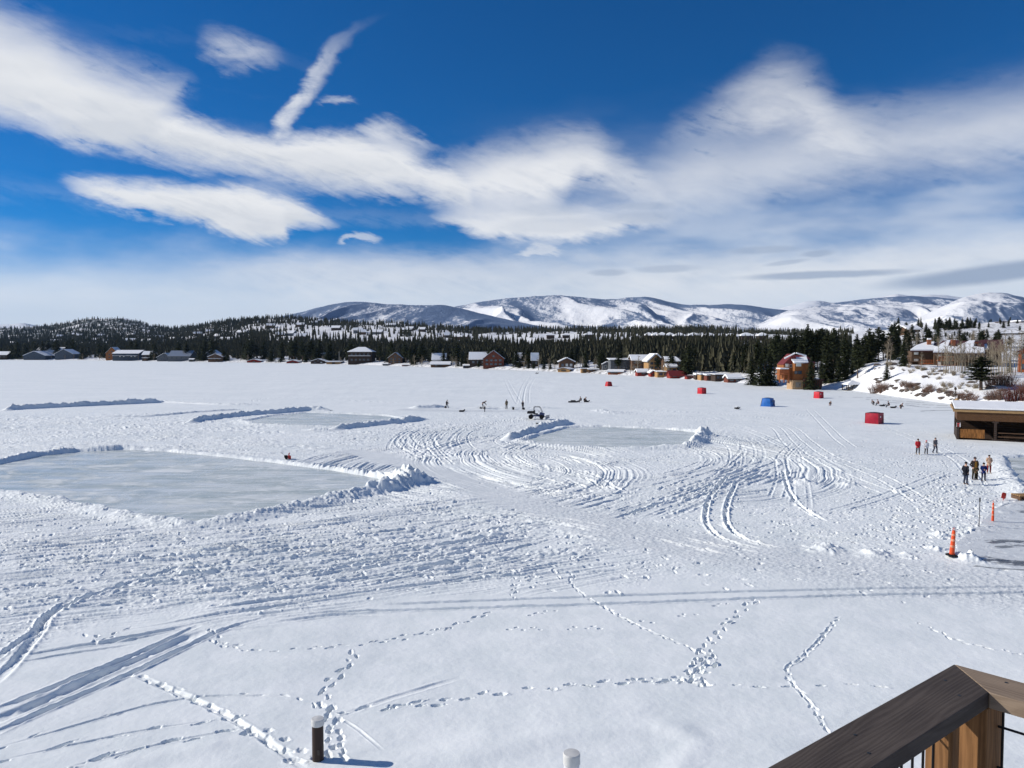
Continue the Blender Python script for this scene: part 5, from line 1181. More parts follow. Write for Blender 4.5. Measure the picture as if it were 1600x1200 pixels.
def orange_house():
    d = 206.0; k = d / FPX; x0 = UX(1245) * d
    X = lambda px: (px - 1245) * k
    Z = lambda py: CZ + (HOR - py) * k
    t = thing('orange_house', 'three storey orange timber house with a red and snowy roof by the shore', 'house', (x0, d, 0))
    m = MB(); m.box((X(1246), 1.5, Z(606) / 2 + Z(594) / 2 - .5), (14.5 * k * 1.0 + .4, 4.5, Z(594) - Z(606) + 1.0)); m.build('stone_base', simple('tan_stone', (.45, .30, .17), .9, .35), t)
    m = MB(); m.box((X(1247.5), 1.8, (Z(594) + Z(566)) / 2), (12.5 * k, 4.4, Z(566) - Z(594))); m.box((X(1236), 4.2, (Z(594) + Z(570)) / 2), (16 * k, 5.2, Z(570) - Z(594))); m.box((X(1263), 3.4, (Z(594) + Z(569)) / 2), (22 * k, 5.6, Z(569) - Z(594)))
    m.build('wall', W_ORANGE, t)
    m = MB(); m.prism([(X(1227), 1.6, Z(570)), (X(1251), 1.6, Z(570)), (X(1245), 1.6, Z(553)), (X(1243), 1.6, Z(553))], (0, 5.0, 0)); m.prism([(X(1251.5), -.4, Z(568)), (X(1276), 1.0, Z(568)), (X(1270), 5.5, Z(556)), (X(1240), 5.5, Z(557))], (0, 0, .25)); r_ = m.build('roof', R_RED, t)
    m = MB(); m.prism([(X(1239), -.8, Z(568.0)), (X(1262), -.5, Z(567.0)), (X(1267), 3.2, Z(558.5)), (X(1254), 2.9, Z(560.0)), (X(1241), 4.4, Z(557.5))], (0, -.05, .38)); m.build('snow_cover', RSNOW, r_, bevel=.08)
    m = MB()
    for a, b in (((1244, 551.5), (1228, 560)), ((1246, 551.5), (1262, 556))):
        m.tube([(X(a[0]), .9, Z(a[1])), (X(b[0]), 1.1, Z(b[1]))], .22, 6)
    m.build('ridge_snow', RSNOW, r_)
    for px, py, w, h in ((1247, 570, 7, 4), (1233, 571, 4, 4), (1239, 572, 3, 4), (1249, 582, 5, 4.5), (1243, 582, 4, 4)):
        y = -.45 if px > 1241 else 1.55
        f = MB(); f.box((X(px), y, Z(py)), ((w + 1) * k, .1, (h + 1) * k)); wn = f.build('window', TRIMW if py < 575 else TRIMD, t); g = MB(); g.box((X(px), y - .08, Z(py)), (w * k, .05, h * k)); g.build('pane', GLASSB if px in (1247, 1233) else GLASS, wn)
    m = MB(); m.box((X(1226), 1.6, Z(585)), (15 * k, 3.2, .3)); m.box((X(1226), .1, Z(581)), (15 * k, .15, .9))
    for px in (1219, 1226, 1233): m.box((X(px), .2, (Z(585) + Z(598)) / 2), (.25, .25, Z(585) - Z(598)))
    m.box((X(1226), 1.5, Z(577.5)), (14 * k, 3.2, .18)); m.box((X(1219.5), .15, Z(581)), (.2, .2, 1.6)); bl = m.build('balcony', W_RUST, t); m = MB(); m.box((X(1226), 1.5, Z(577.5) + .3), (14 * k, 3.2, .35)); m.build('snow_cover', RSNOW, bl, bevel=.08)
    m = MB(); m.box((X(1268), 1.2, (Z(594) + Z(606)) / 2 - .2), (28 * k, 4.6, Z(594) - Z(606) + .4)); g = m.build('boat_garage', W_DARK, t)
    m = MB(); m.box((X(1269), .9, Z(593.2)), (31 * k, 5.6, .22)); gr = m.build('garage_roof', R_MAROON, t)
    m = MB(); m.box((X(1273), 2.2, Z(593.2) + .26), (20 * k, 2.6, .3)); m.build('snow_cover', RSNOW, gr, bevel=.08)
    m = MB()
    for i in range(9): m.box((X(1255 + i * 3.4), -1.15, Z(599)), (.12, .1, Z(594) - Z(604)))
    m.build('railing', W_REDBROWN, t)
    m = MB(); m.box((X(1246), -.82, Z(601)), (8 * k, .1, 8 * k)); dd = m.build('door', CONC, t)
    m = MB(); m.box((X(1248), -.9, Z(601)), (.12, .08, .3)); m.build('handle', TRIMD, dd)
    # ramp of snow and gazebo near by
    x, y = G(1331, 610); gz = thing('gazebo', 'small dark open gazebo with a white snowy roof beside the orange house', 'gazebo', (x, y, 0), .15)
    kk = y / FPX; w = 22 * kk; h = 9.0 * kk
    for i in range(4):
        for j in (0, 1):
            m = MB(); m.box(((i / 3 - .5) * w, (j - .5) * w * .7, h / 2 - .2), (.18, .18, h + .4)); m.build('post', TRIMD, gz)
    m = MB()
    for i in range(3):
        m.box(((i - 1) * w / 3, -w * .35, .75), (w / 3 - .2, .08, .1)); m.box(((i - 1) * w / 3, -w * .35, .4), (w / 3 - .2, .06, .35)) if i != 1 else None
        m.box(((i - 1) * w / 3, w * .35, .75), (w / 3 - .2, .08, .1))
    m.build('railing', TRIMD, gz); m = MB(); m.box((0, 0, .05), (w + .3, w * .7 + .3, .2)); m.build('floor', W_DARK, gz)
    m = MB(); c = [(-w * .58, -w * .43, h), (w * .58, -w * .43, h), (w * .58, w * .43, h), (-w * .58, w * .43, h), (0, 0, h + .9)]
    m.add(c, [(0, 1, 4), (1, 2, 4), (2, 3, 4), (3, 0, 4), (3, 2, 1, 0)]); rr_ = m.build('roof', R_DARK, gz)
    m = MB(); c2 = [(a * 1.0, b * 1.0, z + .03) for a, b, z in c[:4]] + [(0, 0, h + 1.0)]; c3 = [(a * .98, b * .98, z + .3) for a, b, z in c[:4]] + [(0, 0, h + 1.25)]
    m.add(c2 + c3, [(0, 1, 4), (1, 2, 4), (2, 3, 4), (3, 0, 4), (5, 6, 9), (6, 7, 9), (7, 8, 9), (8, 5, 9), (0, 1, 6, 5), (1, 2, 7, 6), (2, 3, 8, 7), (3, 0, 5, 8)]); m.build('snow_cover', RSNOW, rr_)
orange_house()

def condos():
    d = 196.0; k = d / FPX; xc = UX(1490) * d; X0C = xc; X = lambda px: (px - 1490) * k * .98; Z = lambda py: CZ + (HOR - py) * k
    t = thing('condo_building', 'long brown timber condo building with stepped snowy shed roofs and rusty chimneys', 'condo', (X0C + 0, d, 0), -.38)
    walls = MB()
    units = ((1431, 1463, 548, 575, 0.0), (1461, 1490, 551, 577, -2.5), (1488, 1524, 552, 580, -3.5), (1520, 1556, 548, 580, 1.5))
    for a, b, top, bot, y0 in units:
        walls.box(((X(a) + X(b)) / 2, y0 + 5, (Z(top) + Z(bot + 8)) / 2), ((b - a) * k, 10, Z(top) - Z(bot + 8)))
    walls.build('wall', wood('condo_siding', (.115, .072, .045), .28, True), t)
    roofs = MB(); snow = MB()
    for (a, b, top, bot, y0), (back, pt) in zip(units, ((536, .8), (533, .5), (534, .6), (532, .3))):
        e = Z(top); rz = Z(back); q = [Vector((X(a) - .6, y0 - 1.6, e - .3)), Vector((X(b) + .4, y0 - 1.6, e - .3)), Vector((X(b) + 2.4, y0 + 10, rz)), Vector((X(a) + 3.4, y0 + 10, rz))]
        n = Vector((0, -.25, .97)); roofs.prism(q, n * .3)
        f = lambda s, g: q[0].lerp(q[1], s).lerp(q[3].lerp(q[2], s), g)
        snow.prism([p + n * .32 for p in (f(0, 0), f(1, 0), f(.98, .35), f(pt, .45), f(pt * .96, .95), f(.3, .9), f(.0, .5))] if a != 1520 else [p + n * .32 for p in (f(.0, 0), f(.5, .05), f(.35, .5), f(.1, .45))], n * .4)
        roofs.prism([Vector((X(a) + 3.4, y0 + 10.1, rz)), Vector((X(b) + 2.4, y0 + 10.1, rz)), Vector((X(b) + 1, y0 + 17, rz - 2.2)), Vector((X(a) + 2, y0 + 17, rz - 2.2))], (0, .05, .3))
    ro = roofs.build('roof', R_MAROON, t); snow.build('snow_cover', RSNOW, ro, bevel=.08)
    for px, t0, b0, y in ((1459, 531.5, 546, 5), (1491.5, 532, 545, 3), (1524, 535.5, 547, 4)):
        m = MB(); m.box((X(px), y, (Z(t0) + Z(b0)) / 2), (5.6 * k, 1.2, Z(t0) - Z(b0))); m.box((X(px), y, Z(t0) + .1), (6.4 * k, 1.4, .2)); ch = m.build('chimney', BRICK, t)
        if px < 1470: m = MB(); m.box((X(px), y, Z(t0) + .42), (5.4 * k, 1.2, .45)); m.build('snow_cover', RSNOW, ch, bevel=.08)
    for px, py, w, h, y0 in ((1437, 552, 6, 4, 0), (1437, 563, 6, 4, 0), (1449, 555, 6, 6, .4), (1468, 555, 3.2, 4, -2.5), (1468, 568, 5, 6, -2.5), (1480, 556, 5, 4, -2.5), (1480, 568, 6, 5, -2.5), (1497, 557, 5, 5, -3.5), (1508, 557, 5, 5, -3.5), (1518, 557, 4, 4, -3.5), (1497, 570, 5, 5, -3.5), (1510, 570, 6, 5, -3.5), (1534, 556, 5, 4, 1.5), (1546, 556, 5, 4, 1.5), (1534, 569, 5, 4, 1.5), (1546, 569, 5, 4, 1.5)):
        f = MB(); f.box((X(px), y0 - .04, Z(py)), ((w + 1) * k, .1, (h + 1) * k)); wn = f.build('window', TRIMD, t); g = MB(); g.box((X(px), y0 - .12, Z(py)), (w * k, .05, h * k)); g.build('pane', GLASSB if px in (1437, 1449, 1468) else GLASS, wn)
    for a, b, py, y0 in ((1442, 1462, 568.5, 0), (1464, 1488, 563, -2.5), (1464, 1488, 576, -2.5), (1490, 1522, 564, -3.5), (1490, 1522, 577, -3.5), (1422, 1440, 565, 0)):
        m = MB(); m.box(((X(a) + X(b)) / 2, y0 - .9, Z(py)), ((b - a) * k, 1.7, .2)); m.box(((X(a) + X(b)) / 2, y0 - 1.7, Z(py) + 1.0), ((b - a) * k, .1, .12))
        n = int((b - a) * k / .35)
        for i in range(n + 1): m.box((X(a) + (X(b) - X(a)) * i / n, y0 - 1.7, Z(py) + .5), (.07, .07, .95))
        for px in (a, b): m.box((X(px), y0 - 1.62, Z(py) - 1.2), (.2, .2, 2.6))
        m.build('balcony', W_RUST if a in (1442, 1464) else W_BROWN, t)
condos()

def rocks():
    r = random.Random(9); rm = simple('bank_rock', (.16, .13, .11), .9, .5, 2)
    for v in range(3):
        bm = bmesh.new(); bmesh.ops.create_icosphere(bm, subdivisions=2, radius=1)
        for q in bm.verts: q.co *= 1 + .5 * float(pn(q.co.x * 1.3 + v * 9, q.co.y * 1.3 + q.co.z, 3 + v)); q.co.z *= .6
        me = bpy.data.meshes.new('boulder'); bm.to_mesh(me); bm.free(); me.materials.append(rm); rocks_me.append(me)
    for i in range(70):
        px = r.uniform(1362, 1500) if i < 55 else r.uniform(1500, 1600); s = shore(px)
        d = s * r.uniform(1.01, 1.055) if r.random() < .6 else s * r.uniform(1.10, 1.17); p = landp(px, d)
        o = link('boulder', r.choice(rocks_me)); k = r.uniform(.25, .75); o.location = (p.x, p.y, p.z + .05); o.scale = (k * 1.5, k, k); o.rotation_euler.z = r.uniform(-.5, .5)
        tag(o, 'brown boulder poking through snow on the right bank', 'boulder', 'boulders on the right bank')
rocks_me = []
rocks()
# ---------------------------------------------------------------- things on the ice
def gz(px, py):
    x, y = G(px, py); return Vector((x, y, lake_z(x, y)))
def pavilion():
    d = 88.0; k = d / FPX; x0 = UX(1495, 660) * d; Z = lambda py: CZ + (HOR - py) * k; L = 19.0
    t = thing('pavilion', 'long open brown timber pavilion with a flat snowy roof at the right edge', 'pavilion', (x0, d, 0), -.50)
    zt = Z(641); zb = Z(656); D_ = 6.5
    m = MB(); m.prism([(-.35, -.55, zt - .02), (L, -.55, zt - .02), (L, D_ + .3, zt + .45), (-.35, D_ + .3, zt + .45)], (0, 0, .16)); ro = m.build('roof', W_DARK, t)
    m = MB(); m.prism([(-.3, -.5, zt + .16), (L, -.5, zt + .16), (L, D_ + .25, zt + .63), (-.3, D_ + .25, zt + .63)], (0, 0, .18)); m.build('snow_cover', RSNOW, ro, bevel=.06)
    m = MB(); m.box((L / 2 - .2, -.62, zt - .02), (L + .5, .1, .26)); m.box((-.42, D_ / 2, zt + .18), (.1, D_ + 1.0, .26)); m.build('fascia', wood('pale_fascia', (.36, .23, .11), 0), t)
    def diag():
        def fn(tt, b):
            x, y, z = tt.sep(tt.obj()); s = tt.m('ABSOLUTE', tt.sub(tt.m('FRACT', tt.m('DIVIDE', x, 3.2)), .5))
            q = tt.m('FRACT', tt.mul(tt.add(tt.mul(s, 3.2), z), 4.2)); line = tt.ss(0, .16, q)
            n = tt.noise(tt.obj(), 3, 4); c = tt.mix(n, (.075, .036, .017), (.135, .068, .03)); c = tt.mix(line, (.05, .025, .012), c)
            tt.put(b.inputs['Base Color'], c); tt.put(b.inputs['Normal'], tt.bump(line, .6, .03))
        return mat('slant_boards', fn, .7, .2)
    m = MB(); m.box((L / 2, -.48, (zt - .16 + zb) / 2), (L, .1, zt - .16 - zb)); m.box((.05, D_ / 2 - .2, (zt + zb) / 2), (.1, D_ - .4, zt - zb)); m.build('header_boards', diag(), t)
    for i in range(6):
        x = .12 + i * 3.75; m = MB(); m.box((x, -.4, zb / 2 - .2), (.26, .22, zb + .4)); m.box((x, -.4, zb - .12), (.6, .2, .18)); m.build('post', W_DARK, t)
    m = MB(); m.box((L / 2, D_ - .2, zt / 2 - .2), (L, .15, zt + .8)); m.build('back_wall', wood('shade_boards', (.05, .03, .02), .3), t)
    m = MB(); m.box((.06, 2.9, .45), (.1, 6.4, 1.6)); m.build('end_wall', W_DARK, t)
    low = wood('amber_boards', (.28, .12, .035), .16, True, var=.7)
    m = MB(); m.box((1.55, -.42, .72), (2.5, .08, 1.05)); m.build('low_wall', low, t)
    m = MB(); m.box((5.7, -.42, .5), (3.2, .07, .12)); m.box((5.7, -.42, .95), (3.2, .07, .1)); m.build('rail', W_BROWN, t)
    m = MB(); m.box((1.7, .6, .35), (2.4, .6, .1)); m.box((6, 2.2, .45), (2.6, .7, .1)); m.box((6, 2.2, .2), (2.0, .4, .5)); m.build('bench', W_BROWN, t)
    m = MB(); m.box((L / 2, 3, -.12), (L, 7.0, .3)); m.build('floor', W_DARK, t)
    s = thing('sign', 'small white and red notice on the corner post of the pavilion', 'sign', (x0 + .2 - .29, d - .50, 1.72), -.50); m = MB(); m.box((0, 0, 0), (.42, .03, .52)); m.build('panel', simple('sign_white', (.74, .72, .70), .5, .05), s)
    m = MB(); m.box((0, -.025, .16), (.30, .015, .10)); m.box((-.04, -.025, -.02), (.18, .015, .08)); m.box((0, -.025, -.16), (.28, .015, .04)); m.build('print', simple('sign_red', (.55, .05, .06), .5, .05), s)
    # lamp post stump behind the roof and cone roof hut
    p = landp(1494, 146); o = thing('lantern_post', 'short post with a dark lantern on the bank behind the pavilion roof', 'lamp post', p)
    m = MB(); m.tube([(0, 0, -.3), (0, 0, 2.2)], [.09, .07], 8); m.build('post', TRIMD, o); m = MB(); m.lathe([(.05, 0), (.22, .05), (.24, .35), (.3, .4), (.04, .62)], (0, 0, 2.2), 8); m.build('lantern', TRIMD, o)
    p = landp(1497, 143); o = link('brush_heap', None); m = MB(); m.lathe([(1.3, -.3), (1.0, .3), (.55, .9), (.05, 1.5)], n=9)
    bpy.data.objects.remove(o); o = m.build('straw_heap', simple('straw', (.40, .26, .13), .9, .5, 3)); o.location = p; tag(o, 'pale brown straw coloured heap on the bank behind the pavilion corner', 'heap')
pavilion()

def shelter(px, py, wpx, hpx, label, col, top=.86, rz=.5, roofcol=None, badge=None, flap=False, name='fishing_shelter'):
    p = gz(px, py); k = p.y / FPX; w = wpx * k; h = hpx * k
    t = thing(name, label, 'tent', (p.x, p.y, max(p.z, 0) - .02), rz); w = w / (abs(math.cos(rz)) + abs(math.sin(rz)) * .92)
    n = 7; V = []; F = []; H = w / 2
    for side in range(4):
        a = side * math.pi / 2; o = len(V)
        for j in range(n):
            for i in range(n):
                f, g = i / (n - 1) * 2 - 1, j / (n - 1); s = H * (1 + (top - 1) * g ** (1.0 if not flap else .7)); bul = .07 * w * (1 - f * f) * math.sin(math.pi * min(1, g)) ** .8
                x, y = f * s, -(s + bul); V.append((x * math.cos(a) - y * math.sin(a), x * math.sin(a) + y * math.cos(a), g * h * .93))
        for j in range(n - 1):
            for i in range(n - 1): q = o + j * n + i; F.append((q, q + 1, q + n + 1, q + n))
    fab = simple('shelter_fabric', col, .55, .18, 3, .3); m = MB(); m.add(V, F); m.build('fabric_wall', fab, t, smooth=True)
    m = MB(); s = H * top; c = []
    for j in range(5):
        for i in range(5):
            f, g = i / 2 - 1, j / 2 - 1; c.append((f * s * 1.02, g * s * 1.02, h * (.93 + .07 * (1 - f * f) * (1 - g * g))))
    m.add(c, [(j * 5 + i, j * 5 + i + 1, j * 5 + i + 6, j * 5 + i + 5) for j in range(4) for i in range(4)]); m.build('roof', simple('shelter_roof', roofcol or tuple(q * .45 for q in col), .6, .15, 3), t, smooth=True)
    m = MB()
    for a in range(4):
        q = a * math.pi / 2 + math.pi / 4; r2 = math.sqrt(2)
        m.tube([(H * r2 * math.cos(q), H * r2 * math.sin(q), 0), (H * top * r2 * math.cos(q), H * top * r2 * math.sin(q), h * .93)], .025, 5)
    m.build('pole', TRIMD, t)
    m = MB(); m.box((H * .25, -H * (1 + .03) - .07 * w * .55, h * .42), (w * .30, .02, h * .6)); m.build('door', simple('shelter_door', tuple(q * .5 for q in col), .6, .1), t)
    m = MB()
    for sx in (-.45,): m.box((H * sx, -H * .94 - .07 * w * .95, h * .62), (w * .16, .03, h * .14))
    m.build('window', simple('badge', badge, .5, .05) if badge else GLASS, t)
    m = MB(); m.box((H * .94 + .07 * w * .95, 0, h * .62), (.03, w * .2, h * .14)); m.build('window', GLASS, t)
    return t
shelter(951, 603.5, 11, 7.5, 'small round topped red ice fishing tent, farthest out on the snow', (.50, .02, .03), .72, .4, roofcol=(.40, .02, .03))
shelter(1096.5, 615, 13, 10, 'red cube ice fishing tent in front of the boathouse row', (.55, .015, .03), .95, .6, roofcol=(.12, .01, .015))
shelter(1199.5, 635, 23, 14, 'bright blue ice fishing tent with flared skirts', (.012, .13, .45), .74, .85, roofcol=(.01, .05, .16), flap=True)
shelter(1279, 622, 14, 11, 'red and black ice fishing tent in front of the orange house', (.58, .02, .035), .93, .55, roofcol=(.16, .01, .02), badge=(.75, .72, .70))
shelter(1366, 661.5, 28, 18, 'large crimson ice fishing tent nearest the pavilion', (.36, .008, .028), .96, .75, roofcol=(.07, .006, .012), badge=(.8, .8, .78))
def sled(px, py, label, L=1.3, rz=0.2, col=(.03, .03, .035), name='sled', cat='sled', load=True):
    p = gz(px, py); t = thing(name, label, cat, p, rz); m = MB()
    V = []; F = []
    for i in range(7):
        f = i / 6 * 2 - 1; lift = .25 * max(0, f - .55) * 2
        for s, zz in ((-1, .28), (-.85, .03), (.85, .03), (1, .28)): V.append((f * L / 2, s * .3 * (1 - .3 * max(0, f - .5)), zz + lift))
    for i in range(6):
        for j in range(3): q = i * 4 + j; F.append((q, q + 4, q + 5, q + 1))
    F += [(0, 1, 2, 3)]; m.add(V, F); o = m.build('tub', simple('sled_plastic', col, .4, .1), t); md = o.modifiers.new('thick', 'SOLIDIFY'); md.thickness = .02
    if load:
        m = MB(); m.box((-.2, 0, .28), (L * .4, .42, .4)); m.box((.25, .02, .2), (.3, .36, .26)); m.build('load', TRIMD, t, bevel=.04)
    m = MB(); m.tube([(L / 2, -.15, .3), (L / 2 + .4, 0, .1), (L / 2, .15, .3)], .012, 5); m.build('rope', TRIMW, t)
    return t
sled(897, 629, 'low black gear sled beside the two people sitting far out', 2.4, .1); sled(917, 628.5, 'short dark gear sled right of the sitting pair', 1.2, -.1)
sled(722, 643.5, 'small dark tub lying on the snow below the shovelling group', 1.0, .2, load=False); sled(839, 583.8, 'tiny dark box far out below the twin roofed houses', 1.6, .2)
sled(904, 645 - 0.5, 'short black sled on the snow left of the blue tent' if False else 'black tub on the snow behind the right rink', .9, .3, load=False) if False else None
sled(1152, 639.5, 'small dark sled on the snow left of the blue tent', .9, .4, load=False)

def utility_vehicle():
    p = gz(838, 655.5); p.z = max(p.z, .02); t = thing('utility_vehicle', 'dark blue open utility vehicle with a roll cage and snow blade', 'utility vehicle', p, -.12)
    blue = simple('vehicle_paint', (.015, .03, .11), .35, .1, spec=.5); blk = simple('black_plastic', (.015, .015, .017), .5, .2); rub = simple('rubber', (.012, .012, .012), .85, .2); steel = simple('steel', (.32, .33, .35), .4, .2, metal=.7)
    m = MB(); m.box((0, 0, .48), (2.3, 1.1, .18)); m.prism([(.55, -.62, .5), (1.25, -.62, .5), (1.22, -.62, .86), (.75, -.62, 1.0), (.55, -.62, .98)], (0, 1.24, 0)); m.box((.28, 0, .62), (.5, 1.2, .12)); m.build('body', blue, t, bevel=.05)
    m = MB(); m.box((-.85, 0, .86), (1.0, 1.3, .06))
    for s in (-1, 1): m.box((-.85, s * .65, 1.0), (1.0, .05, .3))
    for s in (-1, 1): m.box((-.85 + s * .49, 0, 1.0), (.05, 1.3, .3))
    m.build('cargo_bed', blk, t, bevel=.02)
    for y in (-.3, .3):
        m = MB(); m.box((-.05, y, .76), (.48, .5, .14)); m.box((-.27, y, 1.05), (.14, .5, .52)); m.build('seat', blk, t, bevel=.05)
    m = MB()
    for s in (-1, 1): m.tube([(-.36, s * .62, .7), (-.36, s * .60, 1.8), (-.28, s * .58, 1.88), (.45, s * .58, 1.86), (.62, s * .6, 1.75), (.95, s * .62, 1.0)], .035, 7)
    for x, z in ((-.33, 1.84), (.5, 1.84)): m.tube([(x, -.58, z), (x, .58, z)], .03, 7)
    m.build('roll_cage', blk, t)
    m = MB(); m.tube([(.75, -.3, .95), (.45, -.3, 1.15)], .02, 6); m.lathe([(.15, -.012), (.19, -.012), (.19, .012), (.15, .012)], (.43, -.3, 1.16), 14, axis='x'); m.build('steering_wheel', blk, t)
    for x in (-.82, .86):
        for s in (-1, 1):
            m = MB(); m.lathe([(.19, -.13), (.30, -.13), (.34, -.08), (.34, .08), (.30, .13), (.19, .13)], (0, 0, 0), 18, axis='y'); 
            o = m.build('wheel', rub, t, smooth=False); o.location = (x, s * .6, .34)
            m = MB(); m.lathe([(.02, -.06), (.2, -.09), (.2, .09), (.02, .06)], (0, 0, 0), 14, axis='y'); m.build('rim', steel, o)
    for s in (-1, 1):
        m = MB(); m.lathe([(.02, 0), (.09, .0), (.08, .05), (.02, .06)], (1.23, s * .45, .8), 12, axis='x'); m.build('headlight', simple('lamp_glass', (.7, .7, .68), .1, .05), t)
    m = MB(); V = []; F = []
    for i in range(7):
        a = -1.0 + i / 6 * 2.0
        for y in (-.8, .8): V.append((1.72 + .18 * (1 - math.cos(a)) + y * .28, y, .34 + .3 * math.sin(a)))
    F = [(2 * i, 2 * i + 1, 2 * i + 3, 2 * i + 2) for i in range(6)]; m.add(V, F); o = m.build('blade', steel, t); md = o.modifiers.new('thick', 'SOLIDIFY'); md.thickness = .03
    m = MB(); m.tube([(1.15, -.3, .35), (1.7, -.25, .3)], .035, 6); m.tube([(1.15, .3, .35), (1.74, .25, .3)], .035, 6); m.build('blade_arm', blk, t)
    return t
utility_vehicle()

def small_things():
    RED = simple('red_plastic', (.50, .03, .02), .4, .1); BLK = simple('black_rubber', (.012, .012, .013), .8, .2); ORG = simple('orange_plastic', (.72, .085, .02), .45, .12, 4); WHT = simple('reflective_band', (.74, .30, .18), .45, .3); GRY = simple('grey_metal', (.16, .16, .17), .5, .2, metal=.5)
    # red snow blower by the big rink
    p = gz(450, 718); t = thing('snow_blower', 'small red snow blower left on the bank of the big rink', 'snow blower', (p.x, p.y, p.z), .4); t.scale = (.75, .75, .75)
    m = MB(); m.prism([(.0, -.28, .05), (.36, -.28, .05), (.36, -.28, .42), (.1, -.28, .5), (.0, -.28, .4)], (0, .56, 0)); m.build('auger_housing', RED, t, bevel=.02)
    m = MB(); m.box((-.25, 0, .36), (.42, .38, .3)); m.build('engine', BLK, t, bevel=.04)
    m = MB(); m.tube([(.12, 0, .48), (.12, 0, .66), (.2, .05, .78)], [.09, .075, .09], 8); m.build('chute', RED, t)
    m = MB()
    for s in (-1, 1): m.tube([(-.3, s * .18, .4), (-.75, s * .2, .85), (-.9, s * .2, .85)], .018, 6)
    m.tube([(-.78, -.2, .84), (-.78, .2, .84)], .018, 6); m.build('handle', BLK, t)
    for s in (-1, 1): m = MB(); m.lathe([(.05, -.06), (.17, -.06), (.17, .06), (.05, .06)], (-.22, s * .27, .17), 12, axis='y'); m.build('wheel', BLK, t)
    # red bucket and stake by the right rink
    p = gz(826, 676); t = thing('bucket', 'red tipped bucket on the bank of the right rink', 'bucket', (p.x, p.y, p.z), .3); t.rotation_euler = (.5, .4, .3)
    m = MB(); m.lathe([(.19, 0), (.26, .5), (.28, .5), (.28, .46), (.24, .46), (.18, .03)], n=14); m.build('pail', RED, t); m = MB(); m.tube([(-.27, 0, .48), (-.2, 0, .7), (0, 0, .78), (.2, 0, .7), (.27, 0, .48)], .012, 6); m.build('handle', BLK, t)
    p = gz(839, 672); t = thing('stake', 'thin dark stake with a small crosspiece by the right rink', 'stake', (p.x, p.y, p.z)); m = MB(); m.tube([(0, 0, -.3), (0, 0, 1.0)], .03, 7); m.build('post', BLK, t); m = MB(); m.box((0, 0, .95), (.34, .05, .14)); m.build('crosspiece', BLK, t)
    p = gz(802, 640); t = thing('bucket', 'small dark pail between the standing skaters', 'bucket', (p.x, p.y, 0)); m = MB(); m.lathe([(.16, 0), (.22, .42), (.24, .42), (.2, .40), (.14, .03)], n=12); m.build('pail', BLK, t); m = MB(); m.tube([(-.22, 0, .4), (0, 0, .66), (.22, 0, .4)], .012, 6); m.build('handle', GRY, t)
    # orange channelisers
    def marker(px, py, h, label, lean, base=True):
        p = gz(px, py); t = thing('traffic_marker', label, 'traffic marker', (p.x, p.y, p.z - .01)); t.rotation_euler = (lean[0], lean[1], 0)
        t.scale = (1, 1, 1) if base else (.62, .62, 1)
        if base:
            m = MB(); n = 8; m.lathe([(.30, 0), (.30, .04), (.25, .07), (.10, .08)], n=n); m.build('base', BLK, t)
        prof = [(.125, .06), (.115, h * .25), (.10, h * .55), (.08, h * .86), (.065, h * .90), (.03, h * .91)]
        m = MB(); m.lathe(prof, n=14); m.build('tube', ORG, t, smooth=False)
        rad = lambda z: np.interp(z, [.06, h * .25, h * .55, h * .86], [.125, .115, .10, .08]) + .005
        for a, b in ((.30, .38), (.52, .60), (.72, .79)): m = MB(); m.lathe([(rad(a * h) - .02, a * h), (rad(a * h), a * h), (rad(b * h), b * h), (rad(b * h) - .02, b * h)], n=14); m.build('band', WHT, t)
        m = MB(); m.tube([(-.05, 0, h * .9), (-.055, 0, h * .96), (0, 0, h), (.055, 0, h * .96), (.05, 0, h * .9)], .02, 6); m.build('handle', ORG, t)
    marker(1487, 872, 1.42, 'banded orange traffic marker on a black base by the icy ramp', (0, .06))
    marker(1551, 815, 1.30, 'slimmer orange traffic marker half sunk in snow behind the grey stake', (0, .01), False)
    p = gz(1529.5, 823); t = thing('stake', 'thin grey stake standing in snow left of the farther orange marker', 'stake', (p.x, p.y, p.z - .1)); m = MB(); m.tube([(0, 0, -.3), (.02, 0, 1.85)], .025, 6); m.build('post', GRY, t); m = MB(); m.box((.02, 0, 1.72), (.07, .04, .24)); m.build('clip', BLK, t)
    p = gz(1567, 782); t = thing('shovel', 'red scoop shovel stuck upright in the snow bank', 'shovel', (p.x, p.y, p.z - .1), .3); t.rotation_euler = (0, .25, .3)
    m = MB(); V = []
    for j in range(6):
        for i in range(5): f = i / 2 - 1; g = j / 5; w = .22 * (1 - .15 * abs(g - .5)) * (1 if j < 5 else .8); V.append((f * w, .07 * f * f - .05, .22 + g * .42))
    m.add(V, [(j * 5 + i, j * 5 + i + 1, j * 5 + i + 6, j * 5 + i + 5) for j in range(5) for i in range(4)]); o = m.build('scoop', RED, t); md = o.modifiers.new('thick', 'SOLIDIFY'); md.thickness = .02
    m = MB(); m.tube([(0, 0, -.4), (0, 0, .4)], .025, 6); m.build('shaft', RED, t)
    p = gz(1594, 781); t = thing('pallet', 'brown timber pallet end at the right edge by the rink', 'pallet', (p.x + .2, p.y, p.z)); 
    for i in range(5): m = MB(); m.box((0, (i - 2) * .2, .32), (1.1, .14, .05)); m.build('slat', W_TAN, t)
    for i in range(3): m = MB(); m.box(((i - 1) * .48, 0, .15), (.1, .95, .3)); m.build('bearer', W_BROWN, t)
    # posts in the foreground
    p = gz(497, 1187); t = thing('mooring_post', 'dark brown round post with a white cap standing in the near snow', 'post', (p.x, p.y, p.z)); h = 1.12
